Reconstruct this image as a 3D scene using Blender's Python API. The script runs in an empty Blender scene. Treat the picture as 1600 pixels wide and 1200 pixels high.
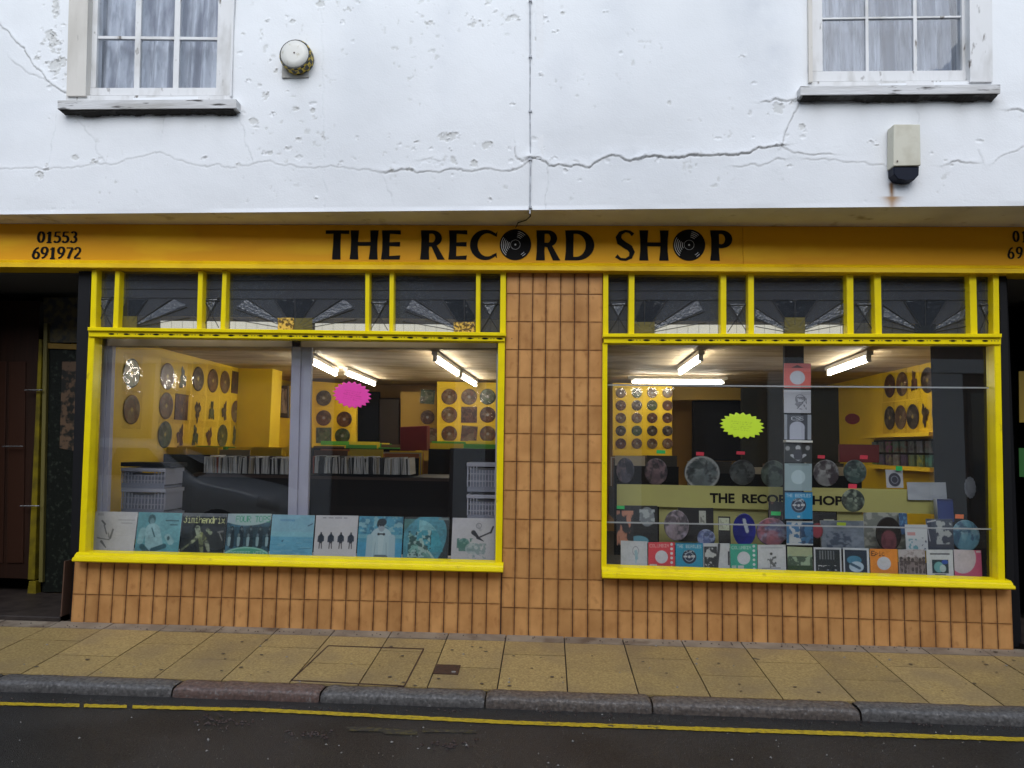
import bpy, bmesh, math, random
import numpy as np
from mathutils import Vector, Matrix
random.seed(7); rng = np.random.RandomState(11)
sc = bpy.context.scene
col = sc.collection
R = math.radians
# ------------------------------------------------------------------ camera
F = 1150.0; YAW, PITCH, ROLL = R(2.81), R(4.9), R(1.025); D = 5.2
CAM = np.array([0.0, -D, 1.32])
_f = np.array([-math.sin(YAW)*math.cos(PITCH), math.cos(YAW)*math.cos(PITCH), math.sin(PITCH)])
_r0 = np.array([math.cos(YAW), math.sin(YAW), 0.0]); _u0 = np.cross(_r0, _f)
_r = _r0*math.cos(ROLL)+_u0*math.sin(ROLL); _u = _u0*math.cos(ROLL)-_r0*math.sin(ROLL)
cd = bpy.data.cameras.new('camera'); cam = bpy.data.objects.new('camera', cd); col.objects.link(cam)
cam.matrix_world = Matrix(((_r[0], _u[0], -_f[0], CAM[0]), (_r[1], _u[1], -_f[1], CAM[1]), (_r[2], _u[2], -_f[2], CAM[2]), (0, 0, 0, 1)))
cd.sensor_width = 36; cd.lens = F/1600*36; cd.clip_start = 0.05; cd.clip_end = 400
sc.camera = cam
# ------------------------------------------------------------------ world, sun, exposure
EL = 40
w = bpy.data.worlds.new('World'); sc.world = w; w.use_nodes = True
nt = w.node_tree; bg = nt.nodes['Background']
sky = nt.nodes.new('ShaderNodeTexSky'); sky.sky_type = 'NISHITA'; sky.sun_disc = False
sky.sun_elevation = R(EL); sky.sun_rotation = R(180); sky.dust_density = 0.6; sky.air_density = 1.2; sky.ozone_density = 1
hs = nt.nodes.new('ShaderNodeHueSaturation'); hs.inputs['Saturation'].default_value = 0.6   # cloud cover takes the blue out of the sky
nt.links.new(sky.outputs[0], hs.inputs['Color']); nt.links.new(hs.outputs[0], bg.inputs['Color'])
bg.inputs['Strength'].default_value = 0.15
sl = bpy.data.lights.new('sun', 'SUN'); so = bpy.data.objects.new('sun', sl); col.objects.link(so)
sl.energy = 0.85; sl.angle = R(50); sl.color = (1, .985, .965); so.rotation_euler = (R(90-EL), 0, 0)
sc.view_settings.view_transform = 'Standard'; sc.view_settings.look = 'None'
sc.view_settings.gamma = 1; sc.view_settings.use_curve_mapping = False
sc.view_settings.exposure = 0.72
TUBE = 20.0      # radiance of the lit fluorescent tubes

# ------------------------------------------------------------------ pixel -> place helpers
def ray(px, py): return (px-800)*_r-(py-600)*_u+F*_f
def P(px, py, Y=0.0):
    d = ray(px, py); return CAM+d*((Y-CAM[1])/d[1])
def XZ(px, py, Y=0.0):
    p = P(px, py, Y); return (p[0], p[2])
def line(a, b, Y=0.0):
    p, q = P(*a, Y), P(*b, Y); s = (q[2]-p[2])/(q[0]-p[0])
    return lambda X: p[2]+s*(X-p[0])
_a, _b = P(110, 971.5), P(1585, 1015)
GS = (_b[2]-_a[2])/(_b[0]-_a[0])
def gz(X): return _a[2]+GS*(X-_a[0])            # pavement level along the foot of the shop
CAMBER = 0.085                                   # the pavement falls towards the kerb
def pz(X, Y): return gz(X)+CAMBER*min(Y, 0)
def on_pave(px, py):
    d = ray(px, py)   # z = gz(X)+CAMBER*Y
    k = (gz(CAM[0])+CAMBER*CAM[1]-CAM[2])/(d[2]-GS*d[0]-CAMBER*d[1]); return CAM+d*k
KB = on_pave(800, 1079)[1]                       # back of the kerb
KF = KB-0.135
def rz(X, Y): return gz(X)+CAMBER*KF-0.045
def on_road(px, py):
    d = ray(px, py); k = (rz(CAM[0], 0)-CAM[2])/(d[2]-GS*d[0]); return CAM+d*k
print('base z', _a, _b, 'kerb', KB, 'gs', GS)

# ------------------------------------------------------------------ object helpers
def tag(o, label=None, cat=None, group=None, kind=None):
    if label: o['label'] = label
    if cat: o['category'] = cat
    if group: o['group'] = group
    if kind: o['kind'] = kind
    return o
def empty(name, loc, label=None, cat=None, group=None, parent=None):
    o = bpy.data.objects.new(name, None); col.objects.link(o); o.location = loc; o.empty_display_size = .1
    if parent: o.parent = parent
    return tag(o, label, cat, group)
def link(name, me, parent=None, loc=None):
    o = bpy.data.objects.new(name, me); col.objects.link(o)
    if loc is not None: o.location = loc
    if parent is not None:
        o.parent = parent
        m = Matrix.Identity(4); p = parent
        while p is not None:
            m = p.matrix_basis @ m; p = p.parent
        o.matrix_basis = m.inverted() @ o.matrix_basis if loc is None else m.inverted() @ Matrix.Translation(loc)
    return o
class MB:
    def __init__(s): s.v = []; s.f = []; s.m = []
    def add(s, vs, fs, mi=0):
        n = len(s.v); s.v += [tuple(map(float, x)) for x in vs]; s.f += [tuple(i+n for i in f) for f in fs]; s.m += [mi]*len(fs); return s
    def prism(s, poly, Y0, Y1, mi=0, ch=0.0):     # poly of (X,Z), counter-clockwise seen from -Y; Y0 front
        n = len(poly)
        if ch:
            cx = sum(p[0] for p in poly)/n; cz = sum(p[1] for p in poly)/n
            ins = []
            for i in range(n):
                a, b, c = poly[i-1], poly[i], poly[(i+1) % n]
                d1 = np.array([b[0]-a[0], b[1]-a[1]]); d1 /= max(1e-9, np.linalg.norm(d1))
                d2 = np.array([c[0]-b[0], c[1]-b[1]]); d2 /= max(1e-9, np.linalg.norm(d2))
                ins.append((b[0]+ch*(d2[0]-d1[0]), b[1]+ch*(d2[1]-d1[1])))
            vs = [(x, Y0, z) for x, z in ins]+[(x, Y0+ch, z) for x, z in poly]+[(x, Y1, z) for x, z in poly]
            fs = [tuple(range(n))]
            for i in range(n):
                j = (i+1) % n; fs += [(i, i+n, j+n, j), (i+n, i+2*n, j+2*n, j+n)]
            fs.append(tuple(range(3*n-1, 2*n-1, -1)))
        else:
            vs = [(x, Y0, z) for x, z in poly]+[(x, Y1, z) for x, z in poly]
            fs = [tuple(range(n))]+[(i, i+n, (i+1) % n+n, (i+1) % n) for i in range(n)]+[tuple(range(2*n-1, n-1, -1))]
        return s.add(vs, fs, mi)
    def box(s, x0, x1, y0, y1, z0, z1, mi=0, ch=0.0):
        return s.prism([(x0, z0), (x1, z0), (x1, z1), (x0, z1)], y0, y1, mi, ch)
    def pq(s, c, Y0, Y1, mi=0, ch=0.0, Yp=None):  # c: 4 pixel corners TL,TR,BR,BL placed on the plane Y0
        q = [XZ(*k, Y0 if Yp is None else Yp) for k in (c[3], c[2], c[1], c[0])]
        return s.prism(q, Y0, Y1, mi, ch)
    def tube(s, pts, r, n=8, mi=0, cap=True):
        pts = [np.array(p, float) for p in pts]; base = len(s.v); rr = r if hasattr(r, '__len__') else [r]*len(pts)
        prev = None
        for i, p in enumerate(pts):
            t = pts[min(i+1, len(pts)-1)]-pts[max(i-1, 0)]; t /= np.linalg.norm(t)+1e-12
            a = np.cross(t, [0, 0, 1] if abs(t[2]) < .9 else [0, 1, 0]); a /= np.linalg.norm(a)
            if prev is not None and np.dot(a, prev) < 0: a = -a
            prev = a; b = np.cross(t, a)
            for k in range(n):
                th = 2*math.pi*k/n; s.v.append(tuple(p+rr[i]*(a*math.cos(th)+b*math.sin(th))))
        for i in range(len(pts)-1):
            for k in range(n):
                k2 = (k+1) % n; s.f.append((base+i*n+k, base+i*n+k2, base+(i+1)*n+k2, base+(i+1)*n+k)); s.m.append(mi)
        if cap:
            s.f.append(tuple(base+k for k in range(n))[::-1]); s.m.append(mi)
            s.f.append(tuple(base+(len(pts)-1)*n+k for k in range(n))); s.m.append(mi)
        return s
    def mesh(s, name, mats, smooth=False):
        me = bpy.data.meshes.new(name); me.from_pydata(s.v, [], s.f)
        for m in (mats if isinstance(mats, (list, tuple)) else [mats]): me.materials.append(m)
        me.polygons.foreach_set('material_index', s.m)
        bm = bmesh.new(); bm.from_mesh(me); bmesh.ops.recalc_face_normals(bm, faces=bm.faces); bm.to_mesh(me); bm.free()
        if smooth: me.polygons.foreach_set('use_smooth', [True]*len(me.polygons))
        me.update(); return me
    def build(s, name, mats, parent=None, smooth=False, **k):
        o = link(name, s.mesh(name, mats, smooth), parent); return tag(o, **k)

# ------------------------------------------------------------------ materials
def srgb(r, g, b): return tuple(((c/255)/12.92 if c/255 <= .04045 else ((c/255+.055)/1.055)**2.4) for c in (r, g, b))
def M(name, c, rough=.6, c2=None, scale=8, detail=6, thr=(.35, .65), bump=0, bscale=40, metal=0, spec=.5, rnd=0, rough2=None, c3=None, s3=2, thr3=(.5, .7), stretch=None, coat=0, emit=None, es=0):
    m = bpy.data.materials.new(name); m.use_nodes = True; n = m.node_tree.nodes; L = m.node_tree.links
    b = n['Principled BSDF']; b.inputs['Base Color'].default_value = (*c, 1); b.inputs['Roughness'].default_value = rough
    b.inputs['Metallic'].default_value = metal; b.inputs['Specular IOR Level'].default_value = spec; b.inputs['Coat Weight'].default_value = coat
    if emit: b.inputs['Emission Color'].default_value = (*emit, 1); b.inputs['Emission Strength'].default_value = es
    geo = n.new('ShaderNodeNewGeometry'); mp = n.new('ShaderNodeMapping'); L.new(geo.outputs['Position'], mp.inputs[0])
    if stretch: mp.inputs['Scale'].default_value = stretch
    oi = n.new('ShaderNodeObjectInfo'); out = None
    def noise(sc_, det):
        t = n.new('ShaderNodeTexNoise'); t.inputs['Scale'].default_value = sc_; t.inputs['Detail'].default_value = det; L.new(mp.outputs[0], t.inputs['Vector']); return t
    def mixc(fac, a, bcol):
        x = n.new('ShaderNodeMix'); x.data_type = 'RGBA'; L.new(fac, x.inputs[0])
        if isinstance(a, tuple): x.inputs[6].default_value = (*a, 1)
        else: L.new(a, x.inputs[6])
        x.inputs[7].default_value = (*bcol, 1); return x.outputs[2]
    def ramp(src, lo, hi):
        r = n.new('ShaderNodeMapRange'); r.inputs['From Min'].default_value = lo; r.inputs['From Max'].default_value = hi; L.new(src, r.inputs[0]); return r.outputs[0]
    cur = c
    if c2:
        f = ramp(noise(scale, detail).outputs[0], *thr); cur = mixc(f, cur, c2)
        if rough2 is not None:
            r = n.new('ShaderNodeMapRange'); L.new(f, r.inputs[0]); r.inputs['To Min'].default_value = rough; r.inputs['To Max'].default_value = rough2; L.new(r.outputs[0], b.inputs['Roughness'])
    if c3: cur = mixc(ramp(noise(s3, 5).outputs[0], *thr3), cur, c3)
    if rnd:
        h = n.new('ShaderNodeHueSaturation'); r = n.new('ShaderNodeMapRange'); L.new(oi.outputs['Random'], r.inputs[0]); r.inputs['To Min'].default_value = 1-rnd; r.inputs['To Max'].default_value = 1+rnd
        L.new(r.outputs[0], h.inputs['Value'])
        if isinstance(cur, tuple): h.inputs['Color'].default_value = (*cur, 1)
        else: L.new(cur, h.inputs['Color'])
        cur = h.outputs[0]
    if not isinstance(cur, tuple): L.new(cur, b.inputs['Base Color'])
    if bump:
        bp = n.new('ShaderNodeBump'); bp.inputs['Strength'].default_value = 1; bp.inputs['Distance'].default_value = bump
        L.new(noise(bscale, 8).outputs[0], bp.inputs['Height']); L.new(bp.outputs[0], b.inputs['Normal'])
    return m
def attr_mat(name, rough=.5, bump=0, bscale=60, spec=.5, extra=None):
    m = M(name, (1, 1, 1), rough, bump=bump, bscale=bscale, spec=spec); n = m.node_tree.nodes; L = m.node_tree.links
    a = n.new('ShaderNodeAttribute'); a.attribute_name = 'Col'; L.new(a.outputs['Color'], n['Principled BSDF'].inputs['Base Color']); return m
def glass_mat(name, tint=(1, 1, 1), rough=.0, bump=0, bscale=6, ior=1.52, haze=None, hz=0):
    m = bpy.data.materials.new(name); m.use_nodes = True; n = m.node_tree.nodes; L = m.node_tree.links
    n.remove(n['Principled BSDF']); tr = n.new('ShaderNodeBsdfTransparent'); tr.inputs[0].default_value = (*tint, 1)
    gl = n.new('ShaderNodeBsdfGlossy'); gl.inputs['Roughness'].default_value = rough
    lw = n.new('ShaderNodeLayerWeight'); lw.inputs[0].default_value = .5          # thin pane: the same on both faces
    pw = n.new('ShaderNodeMath'); pw.operation = 'POWER'; pw.inputs[1].default_value = 5; L.new(lw.outputs['Facing'], pw.inputs[0])
    r0 = ((ior-1)/(ior+1))**2; fr = n.new('ShaderNodeMath'); fr.operation = 'MULTIPLY_ADD'; fr.inputs[1].default_value = 1-r0; fr.inputs[2].default_value = r0; L.new(pw.outputs[0], fr.inputs[0])
    mx = n.new('ShaderNodeMixShader'); L.new(fr.outputs[0], mx.inputs[0]); L.new(gl.outputs[0], mx.inputs[2])
    if haze:
        df = n.new('ShaderNodeBsdfDiffuse'); df.inputs[0].default_value = (*haze, 1); m2 = n.new('ShaderNodeMixShader'); m2.inputs[0].default_value = hz
        L.new(tr.outputs[0], m2.inputs[1]); L.new(df.outputs[0], m2.inputs[2]); L.new(m2.outputs[0], mx.inputs[1])
    else: L.new(tr.outputs[0], mx.inputs[1])
    if bump:
        t = n.new('ShaderNodeTexNoise'); t.inputs['Scale'].default_value = bscale; g = n.new('ShaderNodeNewGeometry'); L.new(g.outputs['Position'], t.inputs['Vector'])
        bp = n.new('ShaderNodeBump'); bp.inputs['Distance'].default_value = bump; L.new(t.outputs[0], bp.inputs['Height'])
        L.new(bp.outputs[0], gl.inputs['Normal'])
    L.new(mx.outputs[0], n['Material Output'].inputs[0]); return m
YEL = M('yellow_gloss_paint', (.89, .71, .004), .26, c2=(.80, .62, .006), scale=7, thr=(.45, .75), bump=.0005, bscale=30, c3=(.45, .33, .02), s3=11, thr3=(.66, .80), spec=.25)
FAS = M('fascia_paint', (.88, .42, .004), .45, c2=(.74, .32, .005), scale=1.1, thr=(.35, .7), bump=.0006, bscale=12, stretch=(.5, 1, 2.2), c3=(.90, .50, .008), s3=2.4, thr3=(.55, .72), spec=.18)
FAB = M('fascia_bead_paint', (.88, .58, .004), .4, c2=(.66, .38, .006), scale=4, thr=(.45, .75), bump=.0005, spec=.2)
INK = M('black_lettering', (.006, .005, .005), .6, spec=.12)
WHP = M('white_print', (.72, .72, .72), .5)
TILE = M('caramel_tile', (.60, .31, .112), .22, c2=(.44, .21, .072), scale=6.5, detail=8, thr=(.36, .72), bump=.0010, bscale=18, rnd=.12, c3=(.38, .17, .06), s3=15, thr3=(.58, .80), spec=.4, stretch=(1.1, 1, .85))
tq_n = TILE.node_tree.nodes; tq_L = TILE.node_tree.links; tq_b = tq_n['Principled BSDF']; _src = tq_b.inputs['Base Color'].links[0].from_socket
tq_a = tq_n.new('ShaderNodeAttribute'); tq_a.attribute_name = 'Col'; tq_g = tq_n.new('ShaderNodeNewGeometry'); tq_t = tq_n.new('ShaderNodeTexNoise'); tq_t.inputs['Scale'].default_value = 22; tq_L.new(tq_g.outputs['Position'], tq_t.inputs['Vector'])
tq_m = tq_n.new('ShaderNodeMath'); tq_m.operation = 'MULTIPLY'; tq_L.new(tq_a.outputs['Fac'], tq_m.inputs[0]); tq_L.new(tq_t.outputs[0], tq_m.inputs[1])
tq_x = tq_n.new('ShaderNodeMix'); tq_x.data_type = 'RGBA'; tq_L.new(tq_m.outputs[0], tq_x.inputs[0]); tq_L.new(_src, tq_x.inputs[6]); tq_x.inputs[7].default_value = (.16, .055, .015, 1); tq_L.new(tq_x.outputs[2], tq_b.inputs['Base Color'])
TILED = M('tile_burnt_edge', (.20, .075, .025), .3, c2=(.30, .13, .045), scale=25)
GROUT = M('grout', (.10, .05, .03), .9)
SOF = M('soffit_plaster', (.66, .64, .66), .85, c2=(.52, .49, .50), scale=2.2, thr=(.4, .7), bump=.002, bscale=14, c3=(.32, .28, .25), s3=7, thr3=(.62, .77))
OLDW = M('aged_white_timber', (.70, .70, .70), .55, c2=(.50, .49, .47), scale=9, thr=(.5, .72), bump=.003, bscale=26, stretch=(1, 1, .35), c3=(.16, .14, .12), s3=22, thr3=(.64, .72))
OLDC = M('cream_timber', (.62, .59, .54), .6, c2=(.45, .42, .37), scale=5, thr=(.45, .75), bump=.003, bscale=20, stretch=(1, 1, .3), c3=(.12, .10, .09), s3=16, thr3=(.66, .74))
SILLM = M('sill_timber', (.60, .60, .60), .6, c2=(.40, .39, .37), scale=6, thr=(.45, .7), bump=.005, bscale=18, stretch=(.4, 1, 2.5), c3=(.06, .055, .05), s3=13, thr3=(.6, .68))
MOULD = M('black_mould', (.022, .02, .018), .95, c2=(.10, .095, .09), scale=9, thr=(.5, .7), bump=.004, bscale=40)
GLS = glass_mat('shop_glass', (.97, .98, .98), ior=1.62, haze=(.6, .62, .64), hz=.003)
GLT = glass_mat('transom_glass', (.8, .84, .86), .03, bump=.003, bscale=14, ior=1.6, haze=(.13, .14, .16), hz=.34)
GLU = glass_mat('upper_window_glass', (.9, .92, .95), .0, bump=.002, bscale=3)
GSEG = glass_mat('reeded_grey_glass', (.35, .38, .42), .12, bump=.01, bscale=60, ior=1.8, haze=(.13, .15, .19), hz=.4)
GSEGD = glass_mat('smoked_glass', (.25, .27, .30), .05, bump=.004, bscale=30, ior=1.7, haze=(.05, .06, .075), hz=.45)
GOLD = M('amber_hammered_glass', (.75, .48, .08), .25, c2=(.12, .07, .01), scale=55, detail=2, thr=(.42, .58), bump=.004, bscale=60)
OLIVE = M('olive_glass', (.13, .11, .035), .2, bump=.003, bscale=60)
LEAD = M('lead_came', (.035, .037, .042), .5, metal=.3)
ALU = M('mill_aluminium', (.43, .42, .52), .45, metal=.15, c2=(.36, .35, .44), scale=3, thr=(.4, .7))
IYEL = M('yellow_emulsion', (.80, .545, .012), .5, c2=(.66, .42, .012), scale=1.2, thr=(.4, .65))
IBRN = M('brown_emulsion', (.30, .16, .03), .7)
ICEIL = M('stippled_ceiling', (.68, .55, .37), .65, c2=(.46, .34, .20), scale=4.2, thr=(.4, .62), bump=.03, bscale=6, stretch=(.35, 1, 1))
ICRM = M('cream_header', (.62, .50, .36), .6)
IFLR = M('dark_carpet', (.035, .03, .03), .9)
BLK = M('black_board', (.007, .007, .009), .6, spec=.2)
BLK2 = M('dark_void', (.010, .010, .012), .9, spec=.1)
CRATE = M('pale_plastic', (.42, .42, .50), .4)
CRATED = M('grey_plastic', (.25, .26, .33), .4)
SLV = glass_mat('pvc_sleeve', (.97, .96, .95), .05, bump=.012, bscale=5, ior=1.5)
CARD = attr_mat('printed_card', .45)
DISCM = attr_mat('printed_disc', .3)
LUM = M('lit_tube', (1, 1, 1), .5, emit=(1, .93, .80), es=TUBE)
FIT = M('white_enamel', (.7, .68, .64), .4)
PLAS = M('cream_plastic', (.56, .54, .44), .4, c2=(.46, .43, .33), scale=9, thr=(.5, .75), bump=.0005)
DBLU = M('dark_navy_plastic', (.006, .009, .02), .5, spec=.15)
BELLW = M('bell_white', (.68, .67, .62), .35, c2=(.5, .47, .38), scale=30, thr=(.6, .7))
BELLY = M('bell_yellow', (.50, .36, .02), .4, c2=(.05, .03, .01), scale=40, thr=(.5, .62))
BELLK = M('bell_black', (.02, .02, .018), .5)
CABLE = M('grey_cable', (.52, .54, .58), .6, c2=(.30, .31, .33), scale=20)
STUC = M('bare_render', (.44, .43, .40), .9, bump=.004, bscale=40)
WDOOR = M('brown_door', (.030, .013, .008), .5, c2=(.018, .009, .006), scale=4, stretch=(6, 1, .5), thr=(.35, .7), spec=.2)  # door brown darkened to put the doorway's shade into the colour
DSTEP = M('dark_step', (.024, .018, .016), .55, c2=(.045, .035, .03), scale=10, spec=.25)  # step colour darkened as well, for the shade of the porch
FOIL = M('dark_leaf_film', (.008, .010, .008), .4, c2=(.030, .038, .028), scale=34, detail=3, thr=(.56, .70), bump=.003, bscale=40, spec=.2)  # leaf film toned down so its colour carries the porch shade
SLAB = M('buff_paving', (.46, .335, .135), .36, c2=(.27, .185, .075), scale=70, detail=9, thr=(.30, .70), bump=.0035, bscale=140, rnd=.12, rough2=.55, c3=(.26, .19, .10), s3=2.3, thr3=(.46, .72), spec=.45)
SLABE = M('pale_fillet', (.30, .245, .18), .7, c2=(.21, .165, .12), scale=7, bump=.003, bscale=60, c3=(.13, .09, .06), s3=5, thr3=(.55, .7))
BED = M('joint_sand', (.035, .027, .02), .9)
def granite(n, a, b): return M(n, a, .34, c2=b, scale=55, detail=6, thr=(.35, .65), bump=.006, bscale=35, rough2=.55, c3=(.22, .21, .20), s3=60, thr3=(.58, .74))
GRA = [granite('granite_grey', (.135, .128, .122), (.060, .056, .054)), granite('granite_red', (.17, .105, .085), (.085, .055, .047)), granite('granite_brown', (.145, .118, .098), (.065, .053, .048))]
ASPH = M('wet_asphalt', (.021, .0205, .020), .34, c2=(.048, .046, .044), scale=85, detail=9, thr=(.48, .70), bump=.006, bscale=190, rough2=.55, c3=(.013, .0125, .012), s3=1.3, thr3=(.46, .60), spec=.45)
YLIN = M('road_paint', (.56, .40, .012), .5, c2=(.34, .23, .02), scale=40, thr=(.42, .7), bump=.002, bscale=120, c3=(.06, .05, .035), s3=18, thr3=(.62, .7))
YOLD = M('worn_road_paint', (.085, .07, .022), .6, c2=(.030, .028, .025), scale=36, thr=(.36, .50))
SPK = M('pale_grit', (.26, .25, .23), .7)
IRON = M('rusty_iron', (.055, .035, .028), .55, metal=.3, c2=(.09, .045, .03), scale=40, bump=.002, bscale=90)
BRICK = M('far_brick', (.13, .075, .055), .85, c2=(.09, .055, .042), scale=6)
LACE = M('net_curtain', (.68, .68, .69), .9, c2=(.50, .50, .52), scale=34, detail=4, thr=(.5, .66), c3=(.33, .33, .36), s3=9, thr3=(.46, .62), stretch=(1, 1, .22))
TAGR = M('red_tag', (.75, .04, .08), .5); TAGG = M('green_tag', (.03, .55, .14), .5); TAGO = M('orange_tag', (.85, .20, .06), .5); TAGY = M('lime_tag', (.55, .7, .05), .5)
BANN = M('pale_yellow_banner', (.44, .41, .13), .5, c2=(.38, .35, .12), scale=2)
MAR = M('maroon_board', (.16, .010, .012), .5)
DWOOD = M('dark_wood', (.035, .016, .010), .5)
RAILM = M('clear_strip', (.42, .42, .42), .3)

# ------------------------------------------------------------------ the shop building
B = empty('shop_building', (0, 0, 0), 'white rendered building with flaking paint over a yellow framed record shop front', 'building')
YF = -0.05                                  # fascia face
ZS = P(800, 352, YF)[2]                     # soffit level
def depth_at(px, py, Z):                    # where the ray reaches height Z
    d = ray(px, py); k = (Z-CAM[2])/d[2]; return CAM+d*k
_l, _rr = depth_at(0, 335, ZS), depth_at(1600, 321.5, ZS)
print('upper wall Y', _l, _rr)
US = (_rr[1]-_l[1])/(_rr[0]-_l[0])
def uy(X): return _l[1]+US*(X-_l[0])         # the upper wall is a little out of parallel
def PU(px, py, off=0.0):
    d = ray(px, py); k = (uy(CAM[0])+off-CAM[1])/(d[1]-US*d[0]); return CAM+d*k
# upper wall: a finely modelled sheet of old render with cracks, lifted edges and flaked paint
XL, XR = PU(-60, 200)[0], PU(1660, 200)[0]; ZT = PU(800, -40)[2]
ST = .0062
gx = np.arange(XL, XR+ST, ST); gzs = np.linspace(ZS, ZT, int((ZT-ZS)/ST)+1)
X2, Z2 = np.meshgrid(gx, gzs)
def u2(pts, ox, oy, s): return [PU(x/s+ox, y/s+oy)[[0, 2]] for x, y in pts]
cr = []
def C(pts, ox, oy, s, w=1., lip=1.): cr.append((u2(pts, ox, oy, s), w, lip))
C([(0,845),(200,845),(330,840),(450,820),(560,825),(640,800),(790,765),(860,790),(960,825),(1100,832),(1200,838),(1290,808),(1380,812),(1480,835),(1600,835),(1800,846),(1960,850)], 0, 0, 3.2, .22, .45)
C([(0,100),(50,180),(110,230),(160,320),(230,400),(330,455)], 0, 0, 3.2, 1.0, 1.2)
C([(60,300),(130,360),(170,375),(240,410)], 0, 0, 3.2, .6, .5)
C([(280,575),(270,650),(250,740),(225,840),(180,910)], 0, 0, 3.2, .35, .3)
C([(365,565),(460,690),(520,810)], 0, 0, 3.2, .4, .3); C([(820,570),(808,660)], 0, 0, 3.2, .5, .3)
C([(1195,590),(1225,700),(1260,800)], 0, 0, 3.2, .5, .3)
C([(0,915),(40,920),(140,912),(200,918),(300,915),(500,910),(560,900),(640,918),(700,910),(760,875),(790,855)], 600, 0, 3.4275, .9, .9)
C([(790,855),(870,860),(890,880),(960,885),(1050,875),(1095,900),(1150,860),(1210,838),(1270,842),(1320,860),(1371,840)], 600, 0, 3.4275, 1.2, 1.5)
C([(700,780),(700,840),(735,862),(775,858)], 600, 0, 3.4275, 1.6, 1.0); C([(880,890),(870,1000),(870,1125)], 600, 0, 3.4275, .6, .4)
C([(205,860),(255,850),(310,862),(265,880),(215,865)], 600, 0, 3.4275, .4, .4); C([(0,950),(25,1000),(40,1050)], 600, 0, 3.4275, .4, .2)
C([(-515,845),(-440,840),(-340,850),(-220,838),(-120,832),(0,828),(70,822),(120,785),(190,788),(245,780)], 1150, 0, 3.429, 1.5, 1.8)
C([(245,780),(262,730),(290,640),(335,550)], 1150, 0, 3.429, 1.1, 1.1)
C([(245,780),(290,815),(340,820),(500,825)], 1150, 0, 3.429, .6, .8); C([(370,855),(600,865),(800,885)], 1150, 0, 3.429, .4, .5)
C([(0,888),(130,888),(260,850)], 1150, 0, 3.429, .35, .6); C([(170,540),(260,538),(345,535)], 1150, 0, 3.429, .5, 1.2)
C([(1140,870),(1180,860),(1260,872)], 1150, 0, 3.429, .9, 1.0); C([(1470,597),(1543,600),(1600,598)], 1150, 0, 3.429, .7, 1.1)
C([(1310,810),(1318,870)], 1150, 0, 3.429, .5, .4); C([(1400,860),(1500,810),(1600,770)], 1150, 0, 3.429, .35, .6)
C([(975,545),(975,655)], 1150, 0, 3.429, .5, .2); C([(1210,535),(1190,580)], 1150, 0, 3.429, .7, .2)
C([(500,0),(505,150),(508,330),(515,520)], 0, 0, 1, .0, .25)
def vnoise(shape, step, seed):
    r = np.random.RandomState(seed); h, w_ = shape; gh, gw = int(h/step)+3, int(w_/step)+3; g = r.rand(gh, gw)
    y = np.arange(h)/step; x = np.arange(w_)/step; yi = y.astype(int); xi = x.astype(int); fy = y-yi; fx = x-xi
    fy = fy*fy*(3-2*fy); fx = fx*fx*(3-2*fx)
    a = g[yi][:, xi]; b = g[yi][:, xi+1]; c = g[yi+1][:, xi]; d = g[yi+1][:, xi+1]
    return (a*(1-fx)+b*fx)*(1-fy)[:, None]+(c*(1-fx)+d*fx)*fy[:, None]
def fbm(shape, step, seed, o=5):
    s = 0; a = 1; t = 0
    for i in range(o):
        if step < 1.2: break
        s = s+a*vnoise(shape, step, seed+i); t += a; a *= .5; step /= 2
    return s/t
sh = X2.shape
wob = (fbm(sh, 12, 3)-.5)*.05; wob2 = (fbm(sh, 12, 9)-.5)*.05
H = (fbm(sh, 130, 21, 3)-.5)*.026+(fbm(sh, 22, 31, 4)-.5)*.0035
dark = np.zeros(sh)
for pts, wd, lip in cr:
    best = np.full(sh, 9.); side = np.zeros(sh)
    for (a, b) in zip(pts[:-1], pts[1:]):
        x0, x1 = sorted((a[0], b[0])); z0, z1 = sorted((a[1], b[1])); pad = .14
        i0 = np.searchsorted(gx, x0-pad); i1 = np.searchsorted(gx, x1+pad); j0 = np.searchsorted(gzs, z0-pad); j1 = np.searchsorted(gzs, z1+pad)
        if i1 <= i0 or j1 <= j0: continue
        xx = X2[j0:j1, i0:i1]+wob[j0:j1, i0:i1]; zz = Z2[j0:j1, i0:i1]+wob2[j0:j1, i0:i1]
        d = b-a; L2 = (d**2).sum()+1e-12; t = np.clip(((xx-a[0])*d[0]+(zz-a[1])*d[1])/L2, 0, 1)
        dist = np.hypot(xx-a[0]-t*d[0], zz-a[1]-t*d[1]); sd = np.sign((d[0])*(zz-a[1])-(d[1])*(xx-a[0]))
        cur = best[j0:j1, i0:i1]; m = dist < cur; cur[m] = dist[m]; side[j0:j1, i0:i1][m] = sd[m]
    dark = np.maximum(dark, np.exp(-(best/(.0042))**2)*min(1, .36*wd)*np.clip((fbm(sh, 9, 55)-.36)*4, .12, 1))
    H += np.where(side > 0, 1, 0)*lip*.007*np.exp(-best/.035)-lip*.004*np.exp(-(best/.006)**2)
peel = np.zeros(sh)
def flake(px, py, rx, ry, seed, k=1.):
    global H
    c = PU(px, py); s = .0045
    q = ((X2-c[0])/(rx*s))**2+((Z2-c[2])/(ry*s))**2
    m = q+((fbm(sh, 7, seed)-.5)*7+(fbm(sh, 2.6, seed+3)-.5)*5)*np.exp(-np.clip(q-1, 0, 9)*.6)
    inside = np.clip((1-m)*4, 0, 1)*(q < 4); peel[:] = np.maximum(peel, inside*k)
    edge = np.exp(-((m-1.15)/.25)**2)*(q < 4)*(Z2 > c[2]-ry*s*.6); H += -inside*.004+edge*.009*np.clip((fbm(sh, 6, seed+7)-.45)*8, 0, 1)
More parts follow.
